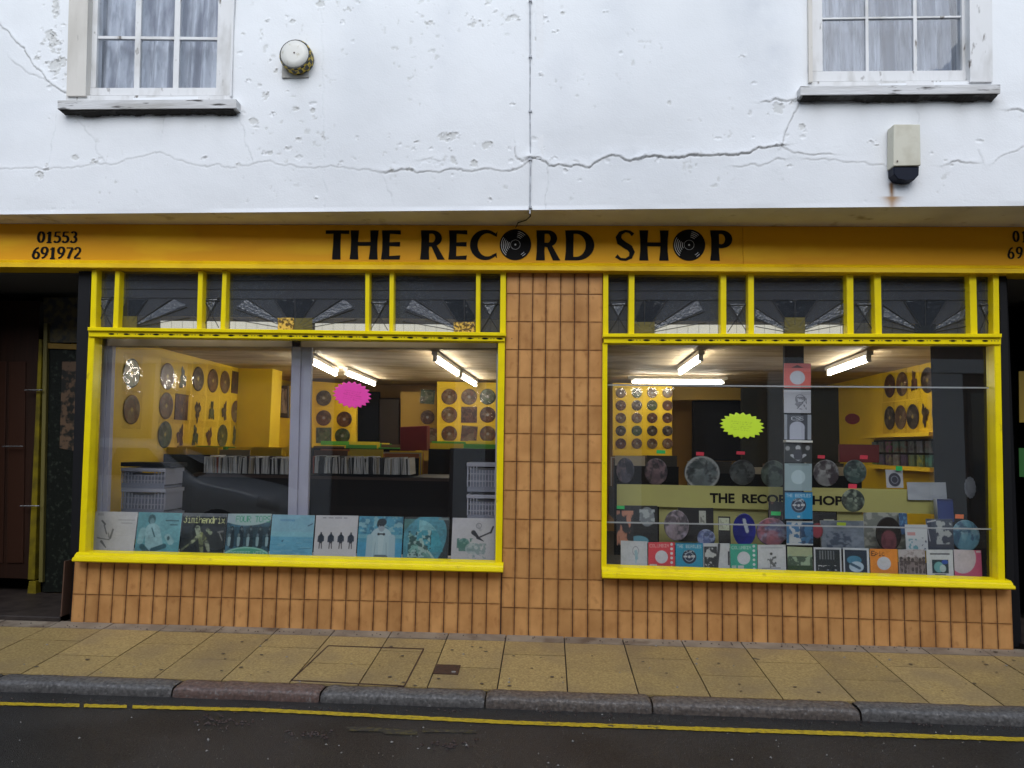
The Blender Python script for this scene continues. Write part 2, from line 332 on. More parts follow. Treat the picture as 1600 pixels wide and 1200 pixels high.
for i, a in enumerate([(745,38,16,5),(800,28,12,4),(700,214,14,6),(757,226,9,6),(80,63,12,13),(95,98,7,8),(88,20,5,9),(95,80,6,5),(102,120,5,6),(60,90,5,4),(72,262,4,5),(148,252,5,3),(85,105,8,10),(118,246,5,4),(415,148,4,7),(668,36,8,3),(462,170,4,3),(421,238,4,3),(708,247,3,7),(1216,168,6,9),(1252,198,5,4),(382,52,4,3),(409,53,3,2),(88,8,4,12),(1047,162,3,3),(488,172,3,4),(500,5,6,4),(60,275,6,6),(395,190,6,4),(430,110,3,3),(741,255,4,4),(640,264,6,3),(610,266,6,3),(838,60,3,3),(845,117,3,4),(1540,100,3,4),(490,185,4,3),(545,15,7,4)]): flake(*a, 100+i)
for i in range(150):
    cxs = random.choice([(430, 150, 50, 90), (700, 235, 90, 30), (90, 60, 20, 60), (85, 80, 12, 70), (400, 130, 30, 110), (790, 30, 60, 20), (560, 20, 70, 25), (1200, 160, 40, 40), (900, 255, 90, 10), (340, 250, 120, 12), (1180, 60, 260, 90), (1450, 250, 120, 30)])
    flake(cxs[0]+random.gauss(0, cxs[2]), cxs[1]+random.gauss(0, cxs[3]), random.uniform(1.5, 5), random.uniform(1, 3.5), 300+i, random.choice([.0, .2, .6]))
sm = fbm(sh, 6, 77); big = fbm(sh, 60, 78)
tiny = np.clip((sm-.72)*14, 0, 1)*np.clip((big-.56)*10, 0, 1); peel = np.maximum(peel, tiny*.8)*np.clip((Z2-ZS-.05)/.05, 0, 1); H -= tiny*.002
gr = fbm(sh, 160, 88, 4)
H *= np.clip((Z2-ZS)/.03, 0, 1)
colr = np.empty(sh+(4,)); base = np.array([.80, .815, .83]); grey = np.array([.66, .68, .70])
k = np.clip((gr-.45)*3, 0, 1)[..., None]*.5
c3 = base*(1-k)+grey*k
pc = np.array([.52, .52, .49]); c3 = c3*(1-peel[..., None]*.55)+pc*peel[..., None]*.55
dk = np.clip(dark, 0, 1)[..., None]; c3 = c3*(1-dk)+np.array([.10, .095, .09])*dk
def stain(px, py, wx, hz, colr_, k, up=0):
    c = PU(px, py); dx = (X2-c[0])/wx; dz = (c[2]-Z2)/hz
    m = np.exp(-dx**2)*np.clip(dz*6, 0, 1)*np.exp(-np.clip(dz, 0, 9))*(dz > 0)*k*(.5+fbm(sh, 12, 140)); m = np.clip(m, 0, 1)[..., None]
    c3[:] = c3*(1-m)+np.array(colr_)*m
stain(1393, 283, .014, .13, (.28, .14, .05), 1.6); stain(1394, 306, .05, .05, (.40, .23, .10), 1.3)
for px, k_ in ((150, .25), (255, .35), (300, .15), (345, .25)): stain(px, 178, .06, .08, (.25, .24, .22), k_)
for px, k_ in ((1275, .35), (1345, .3), (1435, .45), (1500, .4), (1545, .3)): stain(px, 156, .06, .09, (.25, .24, .22), k_)
for px, py, a_, b_, k_ in ((700, -20, .10, .9, .22), (1180, -30, .22, .5, .45), (1215, 60, .10, .35, .3), (960, -20, .14, .8, .2), (250, 200, .5, .2, .12), (560, -20, .08, .6, .15), (1000, 230, .6, .2, .18), (1390, 160, .25, .35, .22), (40, 150, .2, .3, .15)): stain(px, py, a_, b_, (.52, .55, .60), k_)
stain(470, 105, .05, .1, (.38, .34, .25), .35); stain(880, 60, .12, .9, (.6, .62, .66), .25); stain(1180, -10, .15, .5, (.55, .57, .6), .3)
colr[..., :3] = c3; colr[..., 3] = 1
YY = _l[1]+US*(X2-_l[0])-H
# window holes
wl = [PU(104, 155), PU(360, 155)]; wr = [PU(1264, 133), PU(1551, 133)]
ny, nx = sh; idx = np.arange(nx*ny).reshape(ny, nx)
xc = (gx[:-1]+gx[1:])/2; zc = (gzs[:-1]+gzs[1:])/2; XC, ZC = np.meshgrid(xc, zc)
hole = np.zeros(XC.shape, bool)
for a, b in (wl, wr): hole |= (XC > a[0]) & (XC < b[0]) & (ZC > a[2])
keep = ~hole
q = np.stack([idx[:-1, :-1], idx[:-1, 1:], idx[1:, 1:], idx[1:, :-1]], -1)[keep]
def grid_mesh(name, co, quads, colors=None, mat=None, smooth=True):
    me = bpy.data.meshes.new(name); me.vertices.add(len(co)); me.vertices.foreach_set('co', co.astype(np.float32).ravel())
    nq = len(quads); me.loops.add(nq*4); me.loops.foreach_set('vertex_index', quads.astype(np.int32).ravel())
    me.polygons.add(nq); me.polygons.foreach_set('loop_start', np.arange(0, nq*4, 4, dtype=np.int32))
    try: me.polygons.foreach_set('loop_total', np.full(nq, 4, dtype=np.int32))
    except Exception: pass
    me.update(calc_edges=True)
    if smooth: me.polygons.foreach_set('use_smooth', np.ones(nq, dtype=bool))
    if colors is not None:
        ca = me.color_attributes.new('Col', 'FLOAT_COLOR', 'POINT'); ca.data.foreach_set('color', colors.astype(np.float32).ravel())
    if mat: me.materials.append(mat)
    me.validate(); return me
WALLM = attr_mat('painted_render', .75, bump=.0012, bscale=90, spec=.3)
link('upper_wall', grid_mesh('upper_wall', np.stack([X2, YY, Z2], -1).reshape(-1, 3), q, colr.reshape(-1, 4), WALLM), B)
WPL = M('plain_white_render', (.78, .79, .80), .8, bump=.003, bscale=20)
ZTOP = ZT+2.2
m = MB()      # the same wall beyond the picture: left, right, above, and its thickness
def wallbit(x0, x1, z0, z1): m.add([(x0, uy(x0), z0), (x1, uy(x1), z0), (x1, uy(x1), z1), (x0, uy(x0), z1), (x0, uy(x0)+.3, z0), (x1, uy(x1)+.3, z0), (x1, uy(x1)+.3, z1), (x0, uy(x0)+.3, z1)], [(0, 1, 2, 3), (4, 7, 6, 5), (0, 3, 7, 4), (1, 5, 6, 2), (3, 2, 6, 7), (0, 4, 5, 1)])
wallbit(XL-3, XL, ZS+.001, ZTOP); wallbit(gx[-1], XR+3, ZS+.001, ZTOP); wallbit(XL, gx[-1], ZT+.7, ZTOP)
for a, b in ((XL, wl[0][0]), (wl[1][0], wr[0][0]), (wr[1][0], gx[-1])): wallbit(a, b, ZT, ZT+.7)
m.build('upper_wall_extension', WPL, B)
m = MB()
m.add([(XL-3, uy(XL-3), ZS), (XR+3, uy(XR+3), ZS), (XR+3, .35, ZS), (XL-3, .35, ZS), (XL-3, uy(XL-3)+.10, ZS+.12), (XR+3, uy(XR+3)+.10, ZS+.12), (XR+3, .35, ZS+.12), (XL-3, .35, ZS+.12)],
      [(0, 1, 2, 3), (4, 7, 6, 5), (0, 4, 5, 1), (3, 2, 6, 7), (0, 3, 7, 4), (1, 5, 6, 2)])
m.build('soffit', SOF, B)
# sash windows upstairs
def PUo(px, py, off): return PU(px, py, off)
def upq(mb, c, off0, off1, mi=0):
    f = [PU(*k, off0) for k in (c[3], c[2], c[1], c[0])]; mb.add([tuple(p) for p in f]+[(p[0], p[1]+(off1-off0), p[2]) for p in f], [(0, 1, 2, 3), (7, 6, 5, 4), (0, 4, 5, 1), (1, 5, 6, 2), (2, 6, 7, 3), (3, 7, 4, 0)], mi)
TP = -90     # windows run on above the picture
LACE2 = M('darker_net_curtain', (.42, .44, .48), .9, c2=(.26, .28, .32), scale=30, detail=4, thr=(.46, .62), c3=(.14, .16, .20), s3=6, thr3=(.46, .6), stretch=(1, 1, .15))  # darker, bluer net for the right upstairs window
def sash(sills, jl, jr, sl_, sr, gl, gr, mulls, bar, gb, rail, sub, back):
    s = empty('sash_window', tuple(PU((gl+gr)/2, gb)), parent=B)
    def sk(x, y, k=.034): return x-(y-70)*0.0  # helper kept simple
    def quad(x0, x1, y0, y1, tl): return [(x0+tl*(y0-gb)/150, y0), (x1+tl*(y0-gb)/150, y0), (x1+tl*(y1-gb)/150, y1), (x0+tl*(y1-gb)/150, y1)]
    TL = back
    mm = MB(); upq(mm, quad(jl[0], jl[1], TP, sub[0], TL), -.020, .14); mm.build('jamb', OLDC, s)
    mm = MB(); upq(mm, quad(jr[0], jr[1], TP, sub[0], TL), -.020, .14); mm.build('jamb', OLDW, s)
    mm = MB(); upq(mm, quad(sl_[0], sl_[1], TP, gb, TL), .035, .10); mm.build('stile', OLDW, s)
    mm = MB(); upq(mm, quad(sr[0], sr[1], TP, gb, TL), .035, .10); mm.build('stile', OLDW, s)
    mm = MB(); upq(mm, [(sl_[0], rail[0]), (sr[1], rail[1]), (sr[1]-.5, rail[1]+rail[2]), (sl_[0]-.5, rail[0]+rail[2])], .03, .10); mm.build('bottom_rail', OLDW, s)
    mm = MB(); upq(mm, [(jl[0]-1, sub[0]), (jr[1], sub[1]), (jr[1], sub[1]+sub[2]), (jl[0]-1, sub[0]+sub[2])], .0, .14); mm.build('sill_riser', OLDW, s)
    for a, b in mulls:
        mm = MB(); upq(mm, quad(a, b, TP, gb+.5, TL), .045, .075); mm.build('glazing_bar', OLDW, s)
    edges = [gl]+[v for ab in mulls for v in ab]+[gr]
    mm = MB(); upq(mm, [(gl+TL*(bar[0]-gb)/150, bar[0]), (gr+TL*(bar[1]-gb)/150, bar[1]), (gr+TL*(bar[1]-gb)/150, bar[1]+bar[2]), (gl+TL*(bar[0]-gb)/150, bar[0]+bar[2])], .047, .073); mm.build('glazing_bar', OLDW, s)
    for i in range(3):
        for y0, y1 in ((TP, (bar[0]+bar[1])/2+1), ((bar[0]+bar[1])/2+1, gb+2)):
            mm = MB(); upq(mm, quad(edges[2*i]-1, edges[2*i+1]+1, y0, y1, TL), .056, .060); mm.build('pane', GLU, s)
    # sill board with mouldy underside
    mm = MB(); (x0, x1, yl, yr, hf, hd) = sills
    upq(mm, [(x0, yl), (x1, yr), (x1, yr+hf), (x0, yl+hf)], -.075, .03); mm.build('sill', SILLM, s)
    mm = MB(); a, b = PU(x0+3, yl+hf, -.066), PU(x1-4, yr+hf, -.066); n = 150; vs = []; fs = []; fz = fbm((3, n+2), 9, int(x0), 4)[1]
    for i in range(n+1):
        t = i/n; p = a*(1-t)+b*t; dz = .012+.030*max(0, fz[i]-.25)+random.uniform(0, .004)
        vs += [(p[0], p[1], p[2]+.001), (p[0], p[1]+.006, p[2]-dz*.6), (p[0], p[1]+.066, p[2]-dz)]
    for i in range(n):
        for j in range(2): fs.append((3*i+j, 3*i+j+1, 3*i+4+j, 3*i+3+j))
    mm.add(vs, fs); mm.build('mouldy_drip_edge', MOULD, s)
    # net curtain
    a, b = PU(gl-14, 120, .16), PU(gr+14, 120, .16); zt, zb = PU(gl, TP, .16)[2], PU(gl, gb+10, .16)[2]
    nx_, nz_ = 140, 24; xs = np.linspace(0, 1, nx_); zs = np.linspace(zb, zt, nz_); co = np.zeros((nz_, nx_, 3))
    wv = .022*np.sin(xs*62+2*np.sin(xs*9))+.006*np.sin(xs*143)
    for j in range(nz_):
        co[j, :, 0] = a[0]+(b[0]-a[0])*xs; co[j, :, 1] = a[1]+(b[1]-a[1])*xs+wv*(1+.3*math.sin(j*.3)); co[j, :, 2] = zs[j]
    ii = np.arange(nx_*nz_).reshape(nz_, nx_); qq = np.stack([ii[:-1, :-1], ii[:-1, 1:], ii[1:, 1:], ii[1:, :-1]], -1).reshape(-1, 4)
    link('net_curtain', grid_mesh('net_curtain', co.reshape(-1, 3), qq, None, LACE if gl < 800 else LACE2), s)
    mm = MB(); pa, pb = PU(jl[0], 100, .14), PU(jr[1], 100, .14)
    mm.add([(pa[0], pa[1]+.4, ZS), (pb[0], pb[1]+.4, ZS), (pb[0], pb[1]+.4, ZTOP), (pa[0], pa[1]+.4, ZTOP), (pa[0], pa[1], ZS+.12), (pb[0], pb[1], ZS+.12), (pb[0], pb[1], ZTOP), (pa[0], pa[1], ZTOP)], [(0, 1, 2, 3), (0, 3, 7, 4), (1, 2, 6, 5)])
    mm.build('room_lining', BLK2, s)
sash((90, 369, 157, 155, 13.5, 8), (104, 134), (359, 362), (134, 149.5), (337.5, 359), 149.5, 337.5, [(209, 217.5), (270, 278.5)], (56, 58, 4.2), 137, (137.5, 137, 11.5), (149.5, 148.8, 7.5), -4.0)
sash((1251, 1563, 134.5, 132, 13.5, 9), (1264, 1270), (1516, 1551), (1270, 1285.5), (1503.8, 1516), 1285.5, 1503.8, [(1353, 1357.6), (1427.8, 1433.2)], (27.5, 24.5, 2.6), 111, (111.5, 110, 15.5), (127.5, 125.5, 7), 1.2)
# cable, alarm boxes
mm = MB(); mm.tube([PU(828, -60, -.008), PU(828.5, 90, -.009), PU(828, 170, -.007), PU(829, 250, -.009), PU(828, 334, -.006)], .005, 6)
mm.build('wall_cable', CABLE, B)
cab = B.children[-1] if False else None
mm = MB(); e = P(806, 351, YF-.012); s0 = PU(828, 334, -.006)
mm.tube([s0, s0+np.array([.004, .012, -.012]), (e[0]+.08, s0[1]+.18, ZS-.014), (e[0]+.02, YF-.10, ZS-.012), (e[0], YF-.014, ZS-.02)], .004, 6); mm.build('cable_tail', BLK, B)
mm = MB()
for y in (3, 90, 175, 250, 325): c = PU(828.5, y, 0); mm.box(c[0]-.010, c[0]+.012, c[1]-.018, c[1], c[2]-.006, c[2]+.006)
mm.build('cable_clips', CABLE, B, kind='stuff')
mm = MB(); a, b = PU(838, -60), PU(850, -60); mm.add([PU(838, -60, -.004), PU(849, -60, -.004), PU(849, 248, -.004), PU(838, 248, -.004), PU(838, -60, .02), PU(849, -60, .02), PU(849, 248, .02), PU(838, 248, .02)], [(0, 1, 2, 3), (0, 4, 5, 1), (1, 5, 6, 2), (2, 6, 7, 3), (3, 7, 4, 0)])
mm.build('painted_conduit', WPL, B)
al = empty('alarm_box', tuple(PU(1415, 235)), 'cream rectangular alarm box with navy curved base under the right upstairs window', 'alarm box')
mm = MB(); q = [PU(*k, -.085) for k in ((1396, 259.5), (1439, 258.5), (1438, 194), (1396.5, 194))]; bq = [(p[0]+(.0 if i in (1, 2) else -.004), uy(p[0])-.002, p[2]) for i, p in enumerate(q)]
mm.add(q+bq, [(0, 1, 2, 3), (4, 7, 6, 5), (0, 4, 5, 1), (1, 5, 6, 2), (2, 6, 7, 3), (3, 7, 4, 0)]); o = mm.build('cover', PLAS, al)
bv = o.modifiers.new('b', 'BEVEL'); bv.width = .006; bv.segments = 3
mm = MB(); q0 = q[0]; q1 = q[1]; n = 9; prof = []
wdt = q1[0]-q0[0]
outl = [(q0[0]+.004, q0[2]-.002), (q0[0]+.004, q0[2]-.05), (q0[0]+.03, q0[2]-.082), (q0[0]+wdt*.5, q0[2]-.092), (q1[0]-.035, q0[2]-.085), (q1[0]-.008, q0[2]-.055), (q1[0]-.004, q0[2]-.002)]
mm.prism(outl, q0[1]+.006, uy(q0[0])-.004, ch=.006); mm.build('lamp_base', DBLU, al)
mm = MB(); p_ = PU(1402, 252, -.088); mm.tube([p_, p_+np.array([0, -.004, 0])], .005, 8); mm.build('screw', IRON, al)
bell = empty('bell_box', tuple(PU(470, 95)), 'round white faced alarm bell with yellow and black striped rim on the upper wall', 'alarm bell')
c0 = PU(469, 91); fr_ = PU(458, 80, -.17)
mm = MB(); n = 28
def ring(c, r, Y): return [(c[0]+r*math.cos(2*math.pi*i/n), Y, c[2]+r*math.sin(2*math.pi*i/n)) for i in range(n)]
C0 = PU(460, 84, -.09)[0], PU(460, 84, -.09)[2]
cc = (C0[0], 0, C0[1]); yb = uy(cc[0]); r0 = .108
st = [(r0*1.02, yb), (r0*1.05, yb-.03), (r0*1.03, yb-.075), (r0*.97, yb-.086)]
vs = [v for r_, y_ in st for v in ring(cc, r_, y_)]
fs = []; ms = []
for k in range(3):
    for i in range(n): fs.append((k*n+i, k*n+(i+1) % n, (k+1)*n+(i+1) % n, (k+1)*n+i)); ms.append((i+k) % 2)
mm.add(vs, fs); mm.m = ms; mm.build('striped_rim', [BELLY, BELLK], bell, smooth=False)
mm = MB(); vs = ring(cc, r0*.90, yb-.086)+ring(cc, r0*.88, yb-.092)+ring(cc, r0*.5, yb-.094)+[(cc[0], yb-.095, cc[2])]
fs = [(k*n+i, k*n+(i+1) % n, (k+1)*n+(i+1) % n, (k+1)*n+i) for k in range(2) for i in range(n)]+[(2*n+i, 2*n+(i+1) % n, 3*n) for i in range(n)]
mm.add(vs, fs); mm.build('face_plate', BELLW, bell, smooth=True)
mm = MB(); mm.tube([(cc[0], yb-.09, cc[2]+.004), (cc[0], yb-.098, cc[2]+.004)], .006, 8); mm.build('screw', IRON, bell)
mm = MB(); vs = ring(cc, r0*.97, yb-.0862)+ring(cc, r0*.90, yb-.0862); mm.add(vs, [(i, (i+1) % n, (i+1) % n+n, i+n) for i in range(n)]); mm.build('rim_ring', BELLK, bell)
mm = MB(); c_ = PU(461, 118); mm.box(c_[0]-.09, c_[0]+.10, yb-.012, yb+.01, c_[2]-.02, c_[2]+.14); mm.build('back_plate', STUC, bell)

# ------------------------------------------------------------------ fascia and lettering
FA = empty('fascia', tuple(P(800, 385, YF)), parent=B)
zt_, zm, zb_ = ZS, P(800, 411.5, YF)[2], P(800, 423.5, YF)[2]
XA, XB = P(-250, 400)[0], P(1850, 400)[0]
for a, b in ((XA, P(603, 380)[0]-.001), (P(603, 380)[0]+.001, P(1158, 380)[0]-.001), (P(1158, 380)[0]+.001, XB)):
    mm = MB(); mm.box(a, b, YF, .10, zm, zt_-.001, ch=.0012); mm.build('fascia_board', FAS, FA)
mm = MB(); prof = [(YF-.004, zm+.004), (YF-.014, zm-.006), (YF-.012, zm-.016), (YF-.030, zm-.026), (YF-.032, zb_), (.10, zb_), (.10, zm-.0015), (YF+.01, zm-.0015)]
n = len(prof); mm.add([(XA, y, z) for y, z in prof]+[(XB, y, z) for y, z in prof], [(i, (i+1) % n, (i+1) % n+n, i+n) for i in range(n)]+[tuple(range(n))[::-1], tuple(range(n, 2*n))]); mm.build('moulding', FAB, FA)
def curve_mesh(splines, name, Y, depth, mat, parent, smooth=False, **kw):
    cu = bpy.data.curves.new(name, 'CURVE'); cu.dimensions = '2D'; cu.fill_mode = 'BOTH'; cu.extrude = depth/2
    for sp in splines:
        s = cu.splines.new('POLY'); s.points.add(len(sp)-1)
        for p, (x, z) in zip(s.points, sp): p.co = (x, z, 0, 1)
        s.use_cyclic_u = True
    ob = bpy.data.objects.new(name+'_tmp', cu); me = bpy.data.meshes.new_from_object(ob)
    bpy.data.objects.remove(ob)
    n_ = len(me.vertices); a = np.empty(n_*3); me.vertices.foreach_get('co', a); a = a.reshape(-1, 3)
    b = np.stack([a[:, 0], Y-a[:, 2], a[:, 1]], -1); me.vertices.foreach_set('co', b.ravel()); me.materials.clear(); me.materials.append(mat); me.update()
    me.name = name; return tag(link(name, me, parent), **kw)
def arc(cx, cy, rx, ry, a0, a1, n=18): return [(cx+rx*math.cos(R(a0+(a1-a0)*i/n)), cy+ry*math.sin(R(a0+(a1-a0)*i/n))) for i in range(n+1)]
def fl(x0, x1, y0, y1, k=.03):   # left edge up / right edge down of a flared stem
    h = (y0+y1)/2; return [(x0, y0), (x0+k, y0+(h-y0)*.5), (x0+k, h), (x0+k, h+(y1-h)*.5), (x0, y1)], [(x1, y1), (x1-k, h+(y1-h)*.5), (x1-k, h), (x1-k, y0+(h-y0)*.5), (x1, y0)]
def G(ch):
    if ch == 'T': return [[(0, 1.0), (0, .87), (.02, .875), (.33, .885), (.335, .5), (.31, 0), (.67, 0), (.645, .5), (.65, .885), (.98, .875), (1, .87), (1, 1.0)]]
    if ch == 'H': return [[(0, 0), (.03, .3), (.03, .7), (0, 1), (.30, 1), (.28, .7), (.275, .60), (.725, .60), (.72, .7), (.70, 1), (1, 1), (.97, .7), (.97, .3), (1, 0), (.68, 0), (.715, .3), (.72, .47), (.28, .47), (.285, .3), (.31, 0)]]
    if ch == 'E': return [[(0, 0), (.04, .3), (.04, .7), (0, 1), (.98, 1), (1, .86), (.42, .885), (.42, .585), (.97, .60), (.97, .445), (.42, .46), (.42, .115), (1, .14), (.97, 0)]]
    if ch == 'P': return [[(0, 0), (.05, .3), (.05, .7), (0, 1)]+arc(.52, .705, .48, .295, 90, -90)+[(.44, .41), (.40, .43), (.40, .3), (.43, 0)], arc(.50, .71, .175, .17, 90, -90)+[(.40, .55), (.40, .88)]]
    if ch == 'R': return [[(0, 0), (.03, .3), (.03, .7), (0, 1)]+arc(.48, .725, .38, .275, 90, -62)+[(1, 0), (.70, 0), (.45, .44), (.36, .45), (.345, .3), (.37, 0)], arc(.46, .735, .13, .15, 90, -90)+[(.345, .59), (.345, .885)]]
    if ch == 'D': return [[(0, 0), (.03, .3), (.03, .7), (0, 1)]+arc(.42, .5, .58, .5, 90, -90, 26), arc(.38, .5, .33, .385, 90, -90, 22)+[(.29, .115), (.29, .885)]]
    if ch == 'C': return [arc(.56, .5, .56, .52, 48, 312, 34)+[(1.0, .04), (.98, .23)]+arc(.64, .5, .36, .40, 302, 58, 28)+[(.98, .78), (1.0, .97)]]
    if ch == 'S':
        cl = [(.90, .84), (.74, .94), (.52, .965), (.28, .90), (.17, .76), (.24, .62), (.48, .51), (.74, .41), (.86, .27), (.78, .11), (.54, .03), (.27, .045), (.07, .15)]
        wd = [.10, .07, .065, .105, .15, .175, .165, .165, .15, .10, .065, .065, .10]
        lft, rgt = [], []
        for i, (x, y) in enumerate(cl):
            a = cl[max(i-1, 0)]; b = cl[min(i+1, len(cl)-1)]; dx, dy = b[0]-a[0], (b[1]-a[1]); dx *= .67; l = math.hypot(dx, dy); nx_, ny_ = -dy/l/.67, dx/l
            k = wd[i]*.62; lft.append((x+nx_*k, y+ny_*k)); rgt.append((x-nx_*k, y-ny_*k))
        return [lft+rgt[::-1]]
for ch, x0, x1, y0, y1 in [('T', 509.3, 544.3, 360, 405.5), ('H', 548, 590.3, 360, 405.5), ('E', 597, 625.3, 360, 405.5), ('R', 657.8, 695, 360, 405.7), ('E', 701.7, 729.4, 360, 405.7), ('C', 735, 776.5, 360, 405.5),
                           ('R', 838, 875.5, 360, 407), ('D', 883, 928.3, 360, 407), ('S', 961, 992, 359.5, 407.2), ('H', 999, 1044.6, 360, 407.3), ('P', 1109.4, 1144.3, 360, 407.5)]:
    a, b = XZ(x0, y0, YF), XZ(x1, y1, YF)
    curve_mesh([[(a[0]+(b[0]-a[0])*u, b[1]+(a[1]-b[1])*v) for u, v in sp] for sp in G(ch)], 'letter', YF-.0025, .003, INK, FA)
for cx, cy, r in ((805.3, 382.5, 24.6), (1076.5, 383, 25.2)):
    c = XZ(cx, cy, YF); rw = P(cx+r, cy, YF)[0]-c[0]
    e_ = empty('record_emblem', (c[0], YF, c[1]), parent=FA)
    curve_mesh([[(c[0]+rw*x, c[1]+rw*z) for x, z in arc(0, 0, 1, 1, 0, 354, 59)]], 'disc', YF-.003, .003, INK, e_)
    mm = MB()
    def arcband(ra, rb, a0, a1):
        n = 12; vs = []
        for i in range(n+1):
            t = R(a0+(a1-a0)*i/n); vs += [(c[0]+rw*ra*math.cos(t), YF-.0055, c[1]+rw*ra*math.sin(t)), (c[0]+rw*rb*math.cos(t), YF-.0055, c[1]+rw*rb*math.sin(t))]
        mm.add(vs, [(2*i, 2*i+1, 2*i+3, 2*i+2) for i in range(n)])
    for k in range(5):
        ra = .40+k*.118; arcband(ra, ra+.035, 158-k*2.5, 210+k*5)
    for k in range(4):
        ra = .50+k*.115; arcband(ra, ra+.03, 48-k*1, 80)
    for k in range(2): arcband(.72+k*.13, .75+k*.13, -60+k*2, -40-k*2)
    arcband(0, .06, 0, 360); arcband(.30, .315, 0, 180); arcband(.30, .315, 180, 360)
    mm.build('groove_lines', WHP, e_)
def text_mesh(txt, name, a, b, Y, mat, parent, offset=.0, depth=.002, **kw):   # fits the text into the XZ box a(top-left) b(bottom-right)
    cu = bpy.data.curves.new(name, 'FONT'); cu.body = txt; cu.size = 1; cu.offset = offset; cu.extrude = 0
    ob = bpy.data.objects.new('t', cu); me = bpy.data.meshes.new_from_object(ob); bpy.data.objects.remove(ob)
    n_ = len(me.vertices); v = np.empty(n_*3); me.vertices.foreach_get('co', v); v = v.reshape(-1, 3); lo, hi = v.min(0), v.max(0)
    x = a[0]+(v[:, 0]-lo[0])/(hi[0]-lo[0])*(b[0]-a[0]); z = b[1]+(v[:, 1]-lo[1])/(hi[1]-lo[1])*(a[1]-b[1])
    me.vertices.foreach_set('co', np.stack([x, np.full(n_, Y), z], -1).ravel()); me.materials.clear(); me.materials.append(mat); me.update()
    return tag(link(name, me, parent), **kw)
# telephone digits with thick and thin strokes
DG = {'0': [(arc(.5, .5, .33, .44, 90, 450, 20), 1)], '1': [([(.18, .80), (.34, .84), (.52, .96)], .5), ([(.52, .97), (.52, .03)], 1.15), ([(.22, .02), (.82, .02)], .5)],
      '2': [(arc(.46, .72, .30, .23, 170, -20, 12)+[(.60, .45), (.14, .07)], .9), ([(.12, .05), (.88, .05)], 1.0)], '3': [(arc(.44, .74, .30, .21, 150, -85, 10), .9), (arc(.44, .28, .35, .24, 88, -150, 12), 1)],
      '5': [([(.82, .93), (.26, .93)], .8), ([(.26, .94), (.20, .52)], .7), (arc(.44, .31, .37, .27, 112, -145, 14), 1)], '6': [(arc(.5, .30, .33, .27, 0, 360, 18), 1), ([(.78, .95), (.50, .86), (.26, .62), (.18, .32)], .85)],
      '7': [([(.12, .92), (.90, .92)], 1), ([(.86, .90), (.60, .50), (.40, .02)], 1)], '9': [(arc(.5, .70, .33, .27, 0, 360, 18), 1), ([(.22, .05), (.50, .14), (.74, .38), (.82, .68)], .85)]}
def digits(txt, x0, x1, y0, y1):
    n = len(txt); W = (x1-x0)/n
    for i, ch in enumerate(txt):
        a, b = XZ(x0+i*W+W*.05, y0, YF), XZ(x0+(i+1)*W-W*.02, y1, YF); mm = MB()
        for si, (pts, k) in enumerate(DG[ch]):
            q_ = [(a[0]+(b[0]-a[0])*u, b[1]+(a[1]-b[1])*v) for u, v in pts]; vs = []; wd = (b[0]-a[0])*.165*k
            for j, (x, z) in enumerate(q_):
                p, q2 = q_[max(j-1, 0)], q_[min(j+1, len(q_)-1)]; closed = math.hypot(q_[0][0]-q_[-1][0], q_[0][1]-q_[-1][1]) < 1e-6
                if closed: p = q_[(j-1) % (len(q_)-1)]; q2 = q_[(j+1) % (len(q_)-1)] if j < len(q_)-1 else q_[1]
                dx, dz = q2[0]-p[0], q2[1]-p[1]; l = math.hypot(dx, dz)+1e-9; v_ = abs(dz)/l; ww = wd*(.5+.5*v_) if k > .6 else wd
                vs += [(x-dz/l*ww, YF-.002-si*.0006, z+dx/l*ww), (x+dz/l*ww, YF-.002-si*.0006, z-dx/l*ww)]
            mm.add(vs, [(2*j, 2*j+1, 2*j+3, 2*j+2) for j in range(len(q_)-1)])
        mm.build('digit', INK, FA)
digits('01553', 58, 122, 361.5, 379.5); digits('691972', 50, 128, 386, 404.5)
digits('01553', 1580.5, 1646, 360.5, 378.5); digits('691972', 1572.5, 1652, 386, 404.5)

